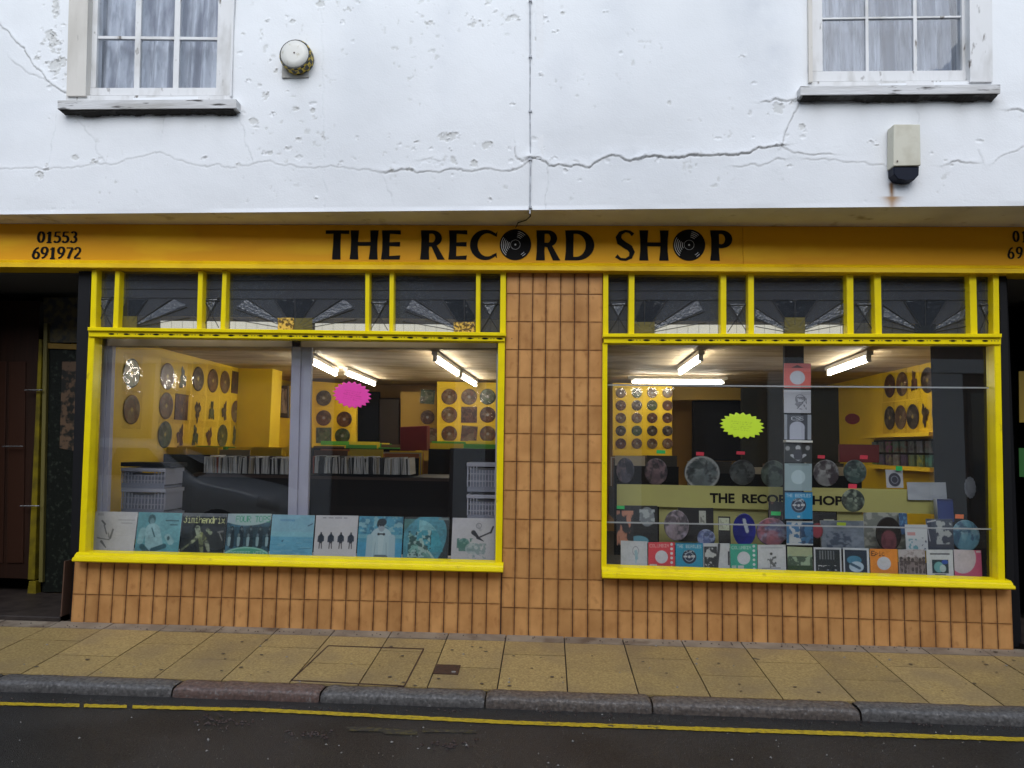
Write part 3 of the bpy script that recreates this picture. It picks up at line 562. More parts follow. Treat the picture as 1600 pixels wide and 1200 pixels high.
# ------------------------------------------------------------------ shop windows
YW = -0.028
def shop_window(name, posts, mulls, rail, sill, glass, slots):
    W = empty(name, tuple(P((rail[0]+rail[1])/2, 700)), parent=B)
    (lt, lm, lb), (rt, rm, rb) = posts     # each: (x_left, x_right, y)
    yt = 423.0
    for a, m_, b in posts:
        mm = MB(); mm.pq([(a[0], yt-2), (a[1], yt-2), (m_[1], m_[2]), (m_[0], m_[2])], YW, .07, ch=.004); mm.build('upper_post', YEL, W)
        mm = MB(); mm.pq([(m_[3], m_[4]), (m_[5], m_[4]), (b[1], b[2]), (b[0], b[2])], YW, .07, ch=.004); mm.build('post', YEL, W)
    for t0, t1, b0, b1 in mulls:
        yb2 = rail[2]+(rail[3]-rail[2])*((b0-rail[0])/(rail[1]-rail[0]))
        mm = MB(); mm.pq([(t0, yt), (t1, yt), (b1, yb2+2), (b0, yb2+2)], YW+.004, .06, ch=.003); mm.build('mullion', YEL, W)
    x0, x1, tl, tr, bl, br = rail
    h = (bl-tl)
    mm = MB(); mm.pq([(x0-1.5, tl), (x1+1.5, tr), (x1+1.5, tr+h*.38), (x0-1.5, tl+h*.38)], YW-.034, .06, ch=.004); mm.build('rail_cap', YEL, W)
    mm = MB(); mm.pq([(x0, tl+h*.40), (x1, tr+h*.40), (x1, br), (x0, bl)], YW-.014, .06, ch=.003); mm.build('transom_rail', YEL, W)
    for k in range(slots[2]):
        x = slots[0]+k*slots[1]; t = (x-x0)/(x1-x0); y = (tl+(tr-tl)*t+bl+(br-bl)*t)/2+h*.19
        c = XZ(x, y, YW-.0155); mm = MB(); L_ = random.uniform(.017, .024)
        mm.add([(c[0]+L_*math.cos(a_), YW-.0155, c[1]+.0068*math.sin(a_)) for a_ in np.linspace(0, 2*math.pi, 10, endpoint=False)], [tuple(range(10))]); mm.build('vent_slot', INK, W)
    mm = MB()
    for k in range(int(slots[2]*5)):
        x = slots[0]+k*slots[1]/5; t = (x-x0)/(x1-x0); y = (tl+(tr-tl)*t+bl+(br-bl)*t)/2+h*.19
        if k % 5 and random.random() < .7: c = XZ(x, y, YW-.0155); mm.add([(c[0]-.003, YW-.0153, c[1]-.003), (c[0]+.003, YW-.0153, c[1]-.003), (c[0]+.003, YW-.0153, c[1]+.004), (c[0]-.003, YW-.0153, c[1]+.004)], [(0, 1, 2, 3)])
    mm.build('vent_holes', DWOOD, W, kind='stuff')
    x0, x1, tl, tr, bl, br = sill
    mm = MB(); a, b = P(x0, tl, YW-.03), P(x1, tr, YW-.03); a2, b2 = P(x0-1, bl, YW-.03), P(x1+1, br, YW-.03)
    def sec(p, q_): h_ = p[2]-q_[2]; return [(.06, p[2]+.012), (YW-.01, p[2]+.006), (YW-.03, p[2]-h_*.18), (YW-.034, p[2]-h_*.38), (YW-.055, p[2]-h_*.5), (YW-.060, q_[2]+.008), (YW-.052, q_[2]), (.06, q_[2])]
    A_, B_ = sec(a, a2), sec(b, b2); n = len(A_)
    mm.add([(a[0]-.01, y, z) for y, z in A_]+[(b[0]+.01, y, z) for y, z in B_], [(i, (i+1) % n, (i+1) % n+n, i+n) for i in range(n)]+[tuple(range(n))[::-1], tuple(range(n, 2*n))]); mm.build('sill', YEL, W)
    mm = MB(); mm.pq(glass, .035, .041); mm.build('pane', GLS, W)
    return W
WL = shop_window('shop_window', [((143, 151, yt_, 0), (138, 148, 527, 138, 527, 148), (122, 132.5, 864)) if False else ((143, 151, 0), (140, 149, 512, 137.5, 527, 147.5), (122.5, 132.5, 866)), ((782, 790.6, 0), (781, 790.2, 520, 778.3, 532, 789), (773.7, 784, 884))] if True else None,
    [(179.8, 186.7, 175.8, 184), (309.5, 316.6, 306.9, 315), (347.5, 354, 343.8, 351.5), (570.7, 577.3, 570.3, 576.5), (608.7, 615.3, 608, 614.6), (743.8, 750.5, 743.2, 749.8)],
    (138, 789, 511, 519.5, 526, 533.5), (119, 784, 865, 882, 877, 894), [(147, 528), (780, 533), (775, 884), (132, 867)], (174, 23.35, 27))
WR = shop_window('shop_window', [((942.7, 950.6, 0), (942, 950.6, 522, 941.7, 536, 949.3), (939.8, 947.8, 890)), ((1552, 1561, 0), (1552.8, 1562.5, 522, 1553.8, 538, 1564), (1560, 1571, 910))],
    [(982.7, 991.6, 982, 991), (1126, 1135, 1126, 1135), (1169, 1178, 1169.5, 1178.5), (1322.9, 1333.4, 1324, 1334.4), (1366, 1376.5, 1368, 1378.4), (1514.7, 1525.6, 1516.9, 1527.8)],
    (943.5, 1564.5, 521, 521.4, 536, 538.3), (943, 1580, 888, 909.5, 903, 920.5), [(948, 536), (1555, 538), (1563, 911), (947, 889)], (985, 25.2, 23))
# leaded transom lights
def transom(x0t, x1t, x0b, x1b, yb, hub, W, hubmat=None, kind='fan'):
    yt = 424; Yg = .038
    mm = MB(); mm.pq([(x0t-1, yt-1), (x1t+1, yt-1), (x1b+1, yb+1), (x0b-1, yb+1)], Yg, Yg+.003); mm.build('transom_pane', GLT, W)
    Yl = Yg-.0045
    rays = MB()
    def seg(a, b, r=.0035): rays.tube([P(*a, Yl), P(*b, Yl)], r, 5)
    if kind == 'fan':
        hx0, hx1, hy = hub; c = ((hx0+hx1)/2, yb)
        mm = MB(); mm.pq([(hx0, hy), (hx1, hy), (hx1, yb), (hx0, yb)], Yg-.006, Yg-.001)
        mm.build('fan_hub', hubmat or OLIVE, W)
        R1 = 98
        angs = [10, 20, 34, 56, 90, 124, 146, 160, 170]
        def ep(a):
            # clip at the pane's edges
            dx, dy = math.cos(R(a)), -math.sin(R(a)); t = R1
            for lim, s_, dd in ((x0b+2, c[0], dx), (x1b-2, c[0], dx)):
                if abs(dd) > 1e-6:
                    tt = (lim-s_)/dd
                    if tt > 0: t = min(t, tt)
            t = min(t, (c[1]-yt-44)/max(1e-6, -dy) if a not in (10, 170) else t)
            return (c[0]+dx*t, c[1]+dy*t)
        for k, a in enumerate(angs):
            s_ = (c[0]+math.cos(R(a))*13, c[1]-math.sin(R(a))*13); e2 = ep(a)
            if math.hypot(e2[0]-c[0], e2[1]-c[1]) > 18: seg(s_, e2, .0028)
        for k in range(len(angs)-1):
            a, b = angs[k]+2, angs[k+1]-2; p0 = (c[0]+math.cos(R(a))*15, c[1]-math.sin(R(a))*15); p1 = (c[0]+math.cos(R(b))*15, c[1]-math.sin(R(b))*15); e1, e2 = ep(a), ep(b)
            if min(math.hypot(e1[0]-c[0], e1[1]-c[1]), math.hypot(e2[0]-c[0], e2[1]-c[1])) < 22: continue
            mm = MB(); q_ = [XZ(*p0, Yg-.002), XZ(*e1, Yg-.002), XZ(*e2, Yg-.002), XZ(*p1, Yg-.002)]; mm.prism(q_, Yg-.002, Yg-.0005); mm.build('glass_segment', GSEG if k in (1, 6) else GSEGD, W) if k in (1, 3, 4, 6) else None
    else:
        cx = (x0b+x1b)/2; cy = yb-25
        for a, b in (((x0b+2, yb-2), (cx, cy)), ((x1b-2, yb-2), (cx, cy)), ((cx, cy), (x0b+3, cy-22)), ((cx, cy), (x1b-2, cy-24)), ((x0b, yb-44), (x1b, yb-44))): seg(a, b, .0028)
        mm = MB(); mm.prism([XZ(cx, cy-3, Yg-.002), XZ(x1b-5, cy-22, Yg-.002), XZ(x0b+5, cy-22, Yg-.002)], Yg-.002, Yg-.0005); mm.build('glass_segment', GSEG, W)
    n_ = 4
    for k in range(1, n_): y = yt+(yb-yt)*k/n_*.62; seg((x0t+(x0b-x0t)*k/n_*.6, y), (x1t+(x1b-x1t)*k/n_*.6, y), .0016)
    k = 0; x = x0b+16
    while x < x1b-4: seg((x, yb), (x, yb-22), .0010); x += 17
    rays.build('lead_came', LEAD, W)
T = lambda *a, **k: transom(*a, **k)
T(151, 180, 149, 176, 512, None, WL, kind='x'); T(186.7, 309.5, 184, 307, 513, (186, 214, 494), WL, hubmat=OLIVE); T(316.6, 347.5, 315, 343.8, 514, None, WL, kind='x')
T(354, 570.7, 351.5, 570.3, 516, (434, 488, 497), WL, hubmat=OLIVE); T(577.3, 608.7, 576.5, 608, 518, None, WL, kind='x'); T(615.3, 743.8, 614.6, 743.2, 519, (709, 742, 503), WL, hubmat=GOLD); T(750.5, 782, 749.8, 781, 519.5, None, WL, kind='x')
mm = MB(); mm.pq([(434, 496.5), (459, 496.5), (459, 515), (434, 515)], .028, .0315); mm.build('amber_pane', GOLD, WL)
T(950.6, 982.7, 950.6, 982, 520.5, None, WR, kind='x'); T(991.6, 1126, 991, 1126, 521, (991, 1023, 503), WR, hubmat=OLIVE); T(1135, 1169, 1135, 1169.5, 521, None, WR, kind='x')
T(1178.5, 1323, 1178.5, 1324, 521, (1226, 1258, 496), WR, hubmat=OLIVE); T(1333.4, 1366, 1334.4, 1368, 521, None, WR, kind='x'); T(1376.5, 1514.7, 1378.4, 1517, 521, (1430, 1462, 506), WR, hubmat=GSEGD); T(1525.6, 1552, 1527.8, 1552.8, 521.4, None, WR, kind='x')
# aluminium posts and clear joint strips behind the glass
mm = MB(); mm.pq([(160, 528), (168, 528), (155.5, 864), (149, 864)], .20, .24, ch=.002); mm.pq([(169.5, 528), (176.5, 528), (165, 864), (157, 864)], .21, .25, ch=.002); mm.build('inner_post', ALU, WL)
mm = MB(); mm.pq([(456, 531), (470.5, 531), (462, 872), (448, 872)], .20, .24, ch=.002); mm.pq([(471.5, 531), (487.5, 531), (479, 872), (463, 872)], .215, .25, ch=.002); mm.build('inner_post', ALU, WL)
mm = MB(); mm.pq([(776, 533), (779, 533), (775, 884), (772, 884)], .07, .12); mm.build('inner_post', ALU, WL)
for a, b, y0, y1 in ((950, 1556, 601.5, 606), (948, 1559, 816, 827)):
    mm = MB(); mm.pq([(a, y0-1.1), (b, y1-1.1), (b, y1+1.1), (a, y0+1.1)], .045, .052); mm.build('joint_strip', RAILM, WR)

# ------------------------------------------------------------------ tiled pillar and stall risers
def tile(poly, parent):
    gx_, gz_ = .0022, .0011; cx = sum(p[0] for p in poly)/4; cz = sum(p[1] for p in poly)/4; dy = random.uniform(-.0012, .0012)
    def ins(dx, dz): return [(x+(dx if x < cx else -dx), z+(dz if z < cz else -dz)) for x, z in poly]
    o_, f_, m_ = ins(gx_, gz_), ins(gx_+.003, gz_+.002), ins(gx_+.016+random.uniform(0, .006), gz_+.012)
    v = [(x, dy, z) for x, z in m_]+[(x, dy+.0004, z) for x, z in f_]+[(x, dy+.004, z) for x, z in o_]+[(x, .012, z) for x, z in o_]
    mm = MB(); mm.add(v, [(0, 1, 2, 3)]+[(i+4*k, i+4*k+4, (i+1) % 4+4*k+4, (i+1) % 4+4*k) for k in range(3) for i in range(4)])
    me = mm.mesh('tile', TILE); ca = me.color_attributes.new('Col', 'FLOAT_COLOR', 'POINT')
    e = [0]*4+[random.uniform(.45, 1) for _ in range(4)]+[1.5]*8
    ca.data.foreach_set('color', [c for k in e for c in (k, k, k, 1)]); link('tile', me, parent)
PIL = empty('tiled_pillar', tuple(P(865, 990)), parent=B)
rows = [(423.5, 423.5), (459, 460), (502.6, 503.4), (546.3, 547.5), (589.6, 590.5), (633, 634.5), (677.6, 679), (721, 723.5), (766, 768.5), (811, 814), (856.5, 860), (902.8, 907), (949, 953.5), (995.5, 999.8)]
topx = [791.3, 812, 833, 853.7, 876.4, 898, 919.6, 942.2]; botx = [782.5, 803, 825.5, 848, 871.3, 894.5, 918, 942]
def pg(i, j):   # row line i, column j
    yl, yr = rows[i]; t = (yl-423.5)/572; x = topx[j]*(1-t)+botx[j]*t; f_ = j/7; return XZ(x, yl+(yr-yl)*f_)
for i in range(13):
    for j in range(7): tile([pg(i+1, j), pg(i+1, j+1), pg(i, j+1), pg(i, j)], PIL)
mm = MB(); mm.pq([(791.3, 423.5), (942.2, 423.5), (942, 1003), (782, 999)], .006, .25); mm.build('pillar_core', GROUT, PIL)
def riser(x0, x1, top, mid, bot, W):
    Rr = empty('stall_riser', tuple(P((x0+x1)/2, 980)), parent=B)
    lt, lm, lb = line(*top), line(*mid), line(*bot)
    n = round((x1-x0)/.1); dx = (x1-x0)/n
    for k in range(n):
        a, b = x0+k*dx, x0+(k+1)*dx
        tile([(a, lm(a)), (b, lm(b)), (b, lt(b)), (a, lt(a))], Rr); tile([(a, lb(a)-.004), (b, lb(b)-.004), (b, lm(b)), (a, lm(a))], Rr)
    mm = MB(); mm.prism([(x0, lb(x0)-.1), (x1, lb(x1)-.1), (x1, lt(x1)), (x0, lt(x0))], .006, .25); mm.build('riser_core', GROUT, Rr)
riser(P(112.5, 930)[0], P(782.8, 944)[0]-.002, ((118, 877), (782, 894)), ((115, 928.5), (780, 944)), ((110, 971.5), (780, 994)), WL)
riser(P(942, 953)[0]+.002, P(1583, 975)[0], ((942, 904), (1582, 921.5)), ((942, 953.5), (1570, 975)), ((942, 999.8), (1585, 1015)), WR)

# ------------------------------------------------------------------ shop interior shell
XLW, XRW = P(150, 600, 1.15)[0]-.05, P(1500, 640, 2.2)[0]       # side walls
YB = 6.6; ZC = P(392, 575, 4.2)[2]; ZFL = gz(0)
print('interior', XLW, XRW, ZC)
mm = MB(); mm.box(XLW-.1, XLW, 1.0, YB, ZFL, ZC+.05); mm.build('interior_wall_left', IYEL, B)
mm = MB(); mm.box(XRW, XRW+.1, 1.0, YB, ZFL, ZC+.05); mm.build('interior_wall_right', IYEL, B)
mm = MB(); mm.box(XLW-.1, XRW+.1, YB, YB+.1, ZFL, ZC+.05); mm.build('back_wall', IBRN, B)
mm = MB(); mm.box(XLW-.1, XRW+.1, 1.12, YB, ZC, ZC+.06); xa_, xb_ = P(143, 500)[0], P(1563, 500)[0]; pl_ = [(xa_-.10, .33), (xb_, .33), (xb_, 1.119), (XLW-.02, 1.119)]; mm.add([(x, y, ZC) for x, y in pl_]+[(x, y, ZC+.06) for x, y in pl_], [(3, 2, 1, 0), (4, 5, 6, 7)]+[(i, (i+1) % 4, (i+1) % 4+4, i+4) for i in range(4)]); mm.build('shop_ceiling', ICEIL, B)
mm = MB(); mm.box(P(143, 500)[0], P(1563, 500)[0], .26, 1.119, ZFL-.1, ZFL); mm.box(XLW-.1, XRW+.1, 1.12, YB, ZFL-.1, ZFL); mm.build('shop_floor', IFLR, B)
x0, x1 = P(143, 500)[0], P(1563, 500)[0]
mm = MB(); mm.box(x0-.13, x1+.05, .30, .32, ZC-.005, ZS); mm.build('blind_box', BLK2, B)
mm = MB(); mm.pq([(140, 529), (785, 535), (785, 544), (140, 540)], .20, .30); mm.build('header_beam', ICRM, B)
# solid ends of the display bays, inside faces dark
mm = MB(); xe = P(143, 500)[0]; mm.add([(xe-.06, .072, ZFL), (xe-.004, .072, ZFL), (xe-.10, .30, ZFL), (XLW, 1.12, ZFL), (XLW-.06, 1.10, ZFL), (xe-.16, .30, ZFL), (xe-.06, .072, ZS), (xe-.004, .072, ZS), (xe-.10, .30, ZS), (XLW, 1.12, ZS), (XLW-.06, 1.10, ZS), (xe-.16, .30, ZS)], [(0, 1, 2, 3, 4, 5), (6, 11, 10, 9, 8, 7)]+[(i, i+6, (i+1) % 6+6, (i+1) % 6) for i in range(6)]); mm.build('bay_end', BLK2, B)
mm = MB(); xe2 = P(1563, 500)[0]; mm.box(xe2+.03, xe2+.10, .072, 1.0, ZFL, ZS); mm.build('bay_end', BLK2, B)
mm = MB(); mm.box(x0, x1, .31, .34, ZFL, gz(0)+.30); mm.build('display_upstand', BLK, B)
# display shelves behind the sills
zl, zr = P(450, 876, .05)[2], P(1250, 899, .05)[2]
mm = MB(); mm.box(P(140, 870)[0], P(780, 870)[0], .071, .55, zl-.05, zl-.01); mm.build('display_shelf', FIT, B)
mm = MB(); mm.box(P(948, 890)[0], P(1560, 890)[0], .071, .9, zr-.05, zr-.012); mm.build('display_shelf', BLK, B)
# yellow pier at the end of the left wall, recess with picture frame
mm = MB(); a = P(396, 640, 4.25); b = P(423, 640, 4.25); mm.box(XLW, b[0], 4.25, 4.6, ZFL, ZC); mm.build('yellow_pier', IYEL, B)
mm = MB(); b2 = P(462, 640, 5.2); mm.box(XLW, b2[0], 5.2, YB, ZFL, ZC-.15); mm.build('yellow_return', IYEL, B)
mm = MB(); mm.pq([(487, 596), (556, 600), (556, 720), (487, 720)], 5.6, 5.7); mm.build('display_panel', IYEL, B)
mm = MB(); mm.pq([(626, 612), (682, 612), (682, 720), (626, 720)], 5.9, 6.0); mm.build('display_panel', M('ochre_panel', (.34, .20, .02), .6), B)
mm = MB(); mm.pq([(683, 596), (782, 598), (782, 720), (683, 720)], 5.6, 5.7); mm.build('display_panel', IYEL, B)
mm = MB(); mm.pq([(556, 612), (592, 612), (592, 720), (556, 720)], 6.4, 6.5); mm.build('dark_doorway', BLK, B)
mm = MB(); mm.pq([(592, 622), (625, 622), (625, 720), (592, 720)], 6.3, 6.4, ch=.02); mm.build('back_door', DWOOD, B)
mm = MB(); mm.pq([(958, 598), (1050, 600), (1050, 712), (958, 712)], 5.0, 5.1); mm.build('display_panel', IYEL, B)
mm = MB(); mm.pq([(1051, 604), (1160, 606), (1160, 625), (1051, 625)], 5.6, 5.75); mm.build('door_header', M('dull_ochre', (.35, .22, .03), .6), B)
mm = MB(); mm.pq([(1083, 625), (1200, 625), (1200, 720), (1083, 720)], 5.8, 5.9); mm.build('dark_doorway', BLK, B)
mm = MB(); mm.pq([(1160, 606), (1345, 606), (1345, 760), (1160, 760)], 5.2, 5.3); mm.build('dark_curtain', M('black_curtain', (.02, .022, .02), .9), B)
mm = MB(); mm.pq([(1345, 603), (1386, 602), (1386, 730), (1345, 730)], 4.6, 4.8); mm.build('yellow_pier', IYEL, B)
mm = MB(); mm.pq([(1480, 560), (1512, 558), (1512, 900), (1480, 900)], 1.0, 1.08); mm.build('dark_post', BLK2, B)
mm = MB(); mm.pq([(1226, 537), (1256, 537), (1256, 900), (1226, 900)], .30, .34); mm.build('display_post', BLK, B)

# ------------------------------------------------------------------ a small painter for printed sleeves and discs
FONT = {'A': '01110 10001 10001 11111 10001 10001 10001', 'B': '11110 10001 10001 11110 10001 10001 11110', 'C': '01111 10000 10000 10000 10000 10000 01111', 'D': '11110 10001 10001 10001 10001 10001 11110', 'E': '11111 10000 10000 11110 10000 10000 11111',
 'F': '11111 10000 10000 11110 10000 10000 10000', 'H': '10001 10001 10001 11111 10001 10001 10001', 'I': '11111 00100 00100 00100 00100 00100 11111', 'J': '00111 00010 00010 00010 00010 10010 01100', 'L': '10000 10000 10000 10000 10000 10000 11111',
 'M': '10001 11011 10101 10101 10001 10001 10001', 'N': '10001 11001 10101 10101 10011 10001 10001', 'O': '01110 10001 10001 10001 10001 10001 01110', 'P': '11110 10001 10001 11110 10000 10000 10000', 'R': '11110 10001 10001 11110 10100 10010 10001',
 'S': '01111 10000 10000 01110 00001 00001 11110', 'T': '11111 00100 00100 00100 00100 00100 00100', 'U': '10001 10001 10001 10001 10001 10001 01110', 'X': '10001 01010 00100 00100 00100 01010 10001', 'G': '01111 10000 10000 10011 10001 10001 01111', ' ': '00000 '*7,
 'j': '00010 00000 00110 00010 00010 10010 01100', 'i': '00100 00000 01100 00100 00100 00100 01110', 'm': '00000 00000 11010 10101 10101 10101 10101', 'h': '10000 10000 10110 11001 10001 10001 10001', 'e': '00000 00000 01110 10001 11111 10000 01110',
 'n': '00000 00000 10110 11001 10001 10001 10001', 'd': '00001 00001 01101 10011 10001 10011 01101', 'r': '00000 00000 10110 11000 10000 10000 10000', 'x': '00000 00000 10001 01010 00100 01010 10001', 'p': '00000 00000 11110 10001 11110 10000 10000', 'c': '00000 00000 01110 10000 10000 10001 01110'}
class Art:
    def __init__(s, n, bg): s.n = n; s.a = np.zeros((n, n, 3)); s.a[:] = bg; s.y, s.x = np.mgrid[0:n, 0:n]/(n-1.); 
    def put(s, m, c, k=1.): m = np.clip(m, 0, 1)[..., None]*k; s.a = s.a*(1-m)+np.array(c)*m; return s
    def ell(s, cx, cy, rx, ry, c, k=1., ang=0):
        ca, sa = math.cos(ang), math.sin(ang); dx, dy = s.x-cx, s.y-cy; u, v = (dx*ca+dy*sa)/rx, (-dx*sa+dy*ca)/ry
        return s.put((1-np.hypot(u, v))*min(rx, ry)*s.n+.5, c, k)
    def ringc(s, cx, cy, r, w_, c, k=1.): return s.put((w_-abs(np.hypot(s.x-cx, s.y-cy)-r))*s.n+.5, c, k)
    def rect(s, x0, y0, x1, y1, c, k=1.): return s.put(((s.x >= x0) & (s.x <= x1) & (s.y >= y0) & (s.y <= y1)).astype(float), c, k)
    def cap(s, x0, y0, x1, y1, r0, c, r1=None, k=1.):
        r1 = r0 if r1 is None else r1; dx, dy = x1-x0, y1-y0; t = np.clip(((s.x-x0)*dx+(s.y-y0)*dy)/(dx*dx+dy*dy+1e-9), 0, 1)
        return s.put((r0+(r1-r0)*t-np.hypot(s.x-x0-t*dx, s.y-y0-t*dy))*s.n+.5, c, k)
    def noise(s, step, seed, lo, hi, c, k=1., box=None):
        f_ = fbm((s.n, s.n), step, seed, 4); m = np.clip((f_-lo)/(hi-lo), 0, 1)
        if box: m = m*((s.x >= box[0]) & (s.x <= box[2]) & (s.y >= box[1]) & (s.y <= box[3]))
        return s.put(m, c, k)
    def text(s, t, x0, y0, w_, h, c, bold=0):
        L_ = len(t); cw = w_/L_
        for i, ch in enumerate(t):
            g = np.array([[int(q) for q in r_] for r_ in FONT[ch].split()[:7]]) if ch != ' ' else np.zeros((7, 5), int)
            u = ((s.x-x0-i*cw)/(cw*(.86+bold*.1))*5); v = (s.y-y0)/h*7
            ok = (u >= 0) & (u < 5) & (v >= 0) & (v < 7); m = np.zeros(s.x.shape); m[ok] = g[v[ok].astype(int), u[ok].astype(int)]; s.put(m, c)
        return s
    def man(s, cx, top, h, body, skin, hair=(.02, .02, .02), arms=0, legs=True, wide=1.):
        hd = h*.065; s.cap(cx, top+h*.20, cx, top+h*.5, h*.085*wide, body, h*.065*wide)
        if legs: s.cap(cx-h*.03, top+h*.5, cx-h*.05, top+h*.98, h*.04*wide, body, h*.025); s.cap(cx+h*.03, top+h*.5, cx+h*.06, top+h*.98, h*.04*wide, body, h*.025)
        s.cap(cx-h*.08, top+h*.19, cx-h*(.14+.1*arms), top+h*(.45-.12*arms), h*.035*wide, body); s.cap(cx+h*.08, top+h*.19, cx+h*(.15+.08*arms), top+h*(.42-.2*arms), h*.035*wide, body)
        s.ell(cx, top+h*.07, hd, hd*1.25, skin); s.ell(cx, top+h*.035, hd*1.15, hd*.8, hair); return s
    def grain(s, seed, k=.06): s.a = np.clip(s.a*(1+(fbm((s.n, s.n), 3, seed, 2)[..., None]-.5)*k*4), 0, 1); return s
_sq = {}
def paint_box(name, art, poly, Y, thick, parent, mat=None, lean=0., bend=0., **kw):   # poly: TL,TR,BR,BL as (X,Z)
    n = art.n; u, v = np.meshgrid(np.linspace(0, 1, n), np.linspace(0, 1, n))
    q_ = np.array(poly); c = (1-u)[..., None]*(1-v)[..., None]*q_[0]+u[..., None]*(1-v)[..., None]*q_[1]+u[..., None]*v[..., None]*q_[2]+(1-u)[..., None]*v[..., None]*q_[3]
    Yv = Y+lean*(1-v)+bend*np.sin(u*math.pi)
    co = np.stack([c[..., 0], Yv, c[..., 1]], -1).reshape(-1, 3); ii = np.arange(n*n).reshape(n, n)
    qs = np.stack([ii[:-1, :-1], ii[1:, :-1], ii[1:, 1:], ii[:-1, 1:]], -1).reshape(-1, 4)
    cols = np.concatenate([art.a.reshape(-1, 3), np.ones((n*n, 1))], 1)
    e_ = [ii[0, 0], ii[0, -1], ii[-1, -1], ii[-1, 0]]; ext = co[e_].copy(); ext[:, 1] += thick
    k0 = n*n; co = np.concatenate([co, co[e_], ext]); cols = np.concatenate([cols, np.full((8, 4), .55)])
    side = [(k0, k0+1, k0+5, k0+4), (k0+1, k0+2, k0+6, k0+5), (k0+2, k0+3, k0+7, k0+6), (k0+3, k0, k0+4, k0+7), (k0+4, k0+5, k0+6, k0+7)]
    me = grid_mesh(name, co, np.concatenate([qs, np.array(side)]), cols, mat or CARD, smooth=False)
    return tag(link(name, me, parent), **kw)
def paint_round(name, art, c, rx, rz_, Y, thick, parent, radial=None, axis='Y', mat=None, nr=14, na=48, tilt=0, **kw):
    # a disc (or a shaped plate) facing -Y (or +-X when axis is 'X'/'-X'), colours sampled from art
    co = []; cols = []; 
    for i in range(nr+1):
        for j in range(na):
            th = 2*math.pi*j/na; rr = i/nr; rad = radial(th) if radial else 1.
            u, v = rr*rad*math.cos(th), rr*rad*math.sin(th); px_ = int(round((.5+u*.5)*(art.n-1))); py_ = int(round((.5-v*.5)*(art.n-1)))
            px_ = min(max(px_, 0), art.n-1); py_ = min(max(py_, 0), art.n-1)
            if axis == 'Y': co.append((c[0]+u*rx, Y, c[1]+v*rz_))
            elif axis == 'X': co.append((Y, c[0]+u*rx, c[1]+v*rz_))
            else: co.append((Y, c[0]-u*rx, c[1]+v*rz_))
            cols.append((*art.a[py_, px_], 1))
    qs = [(i*na+j, i*na+(j+1) % na, (i+1)*na+(j+1) % na, (i+1)*na+j) for i in range(nr) for j in range(na)]
    k0 = len(co)
    for j in range(na):
        p = list(co[nr*na+j]); 
        if axis == 'Y': p[1] += thick
        elif axis == 'X': p[0] -= thick
        else: p[0] += thick
        co.append(tuple(p)); cols.append((.05, .05, .05, 1))
    qs += [(nr*na+j, nr*na+(j+1) % na, k0+(j+1) % na, k0+j) for j in range(na)]
    me = grid_mesh(name, np.array(co), np.array(qs), np.array(cols), mat or DISCM, smooth=False)
    return tag(link(name, me, parent), **kw)
W_ = (.62, .62, .66); K_ = (.015, .015, .018)
def picture(seed, n=48, pal=None):     # an abstract printed picture
    r = random.Random(seed); pal = pal or [(.03, .03, .04), (.3, .25, .2), (.5, .5, .55), (.12, .15, .25)]
    a = Art(n, pal[0]); a.noise(n*.35, seed*7+1, .42, .58, pal[1], .9); a.noise(n*.2, seed*7+3, .5, .62, pal[2], .8); a.noise(n*.12, seed*7+5, .55, .65, pal[3 % len(pal)], .8)
    cx = r.uniform(.35, .65); a.ell(cx, .42, .12, .16, pal[2], .7); a.cap(cx, .62, cx+r.uniform(-.1, .1), .95, .18, pal[1], .25, .6); a.ell(cx, .30, .14, .10, pal[0], .8)
    return a.grain(seed, .05)
# --- nine long playing records along the left window
A = []
def tone(a, seed, k=.16):
    f1 = fbm((a.n, a.n), a.n*.3, seed, 5)[..., None]-.5; f2 = fbm((a.n, a.n), 4, seed+5, 3)[..., None]-.5; a.a = np.clip(a.a*(1+f1*k*4+f2*k*2.2), 0, 1); return a
a = Art(96, (.50, .485, .51)); a.rect(.55, .1, 1, 1, (.53, .515, .54)); a.ell(.30, .42, .16, .22, (.44, .43, .46), .8); a.cap(.18, .22, .26, .30, .022, (.10, .10, .11)); a.cap(.24, .32, .32, .52, .016, (.14, .14, .15)); a.cap(.12, .62, .40, .66, .012, (.16, .16, .17)); a.cap(.22, .70, .34, .84, .03, (.14, .14, .15), .012); a.cap(.46, .42, .42, .62, .022, (.15, .15, .16)); a.cap(.36, .5, .40, .64, .012, (.2, .2, .21)); a.rect(.55, .17, .95, .20, (.30, .29, .31), .6); a.rect(.64, .25, .90, .28, (.30, .29, .31), .6); a.rect(.06, .04, .20, .10, (.30, .29, .31), .7)
for k in range(4): a.cap(.06+k*.11, .86, .06+k*.11, .98, .004, (.35, .34, .36))
A.append((tone(a, 201, .05), 'pale grey album with a faint pencil drawn figure at the left end of the row'))
a = Art(96, (.10, .27, .32)); a.ell(.75, .2, .5, .5, (.17, .38, .44), .7); a.ell(.32, .16, .085, .115, (.03, .09, .11)); a.ell(.33, .20, .055, .07, (.13, .24, .27)); a.cap(.36, .42, .42, .72, .17, (.26, .42, .47), .20); a.cap(.14, .42, .10, .66, .07, (.22, .38, .43)); a.cap(.34, .36, .42, .55, .016, (.05, .14, .17)); a.cap(.72, .55, .80, .66, .07, (.26, .42, .46)); a.cap(.40, .86, .66, .76, .055, (.03, .09, .12)); a.cap(.16, .78, .30, .92, .06, (.04, .11, .14)); a.ell(.55, .95, .16, .08, (.2, .35, .4)); a.ell(.74, .58, .03, .05, (.04, .1, .13)); a.rect(.64, .16, .94, .19, (.03, .08, .11), .8); a.rect(.74, .26, .92, .285, (.03, .08, .11), .8)
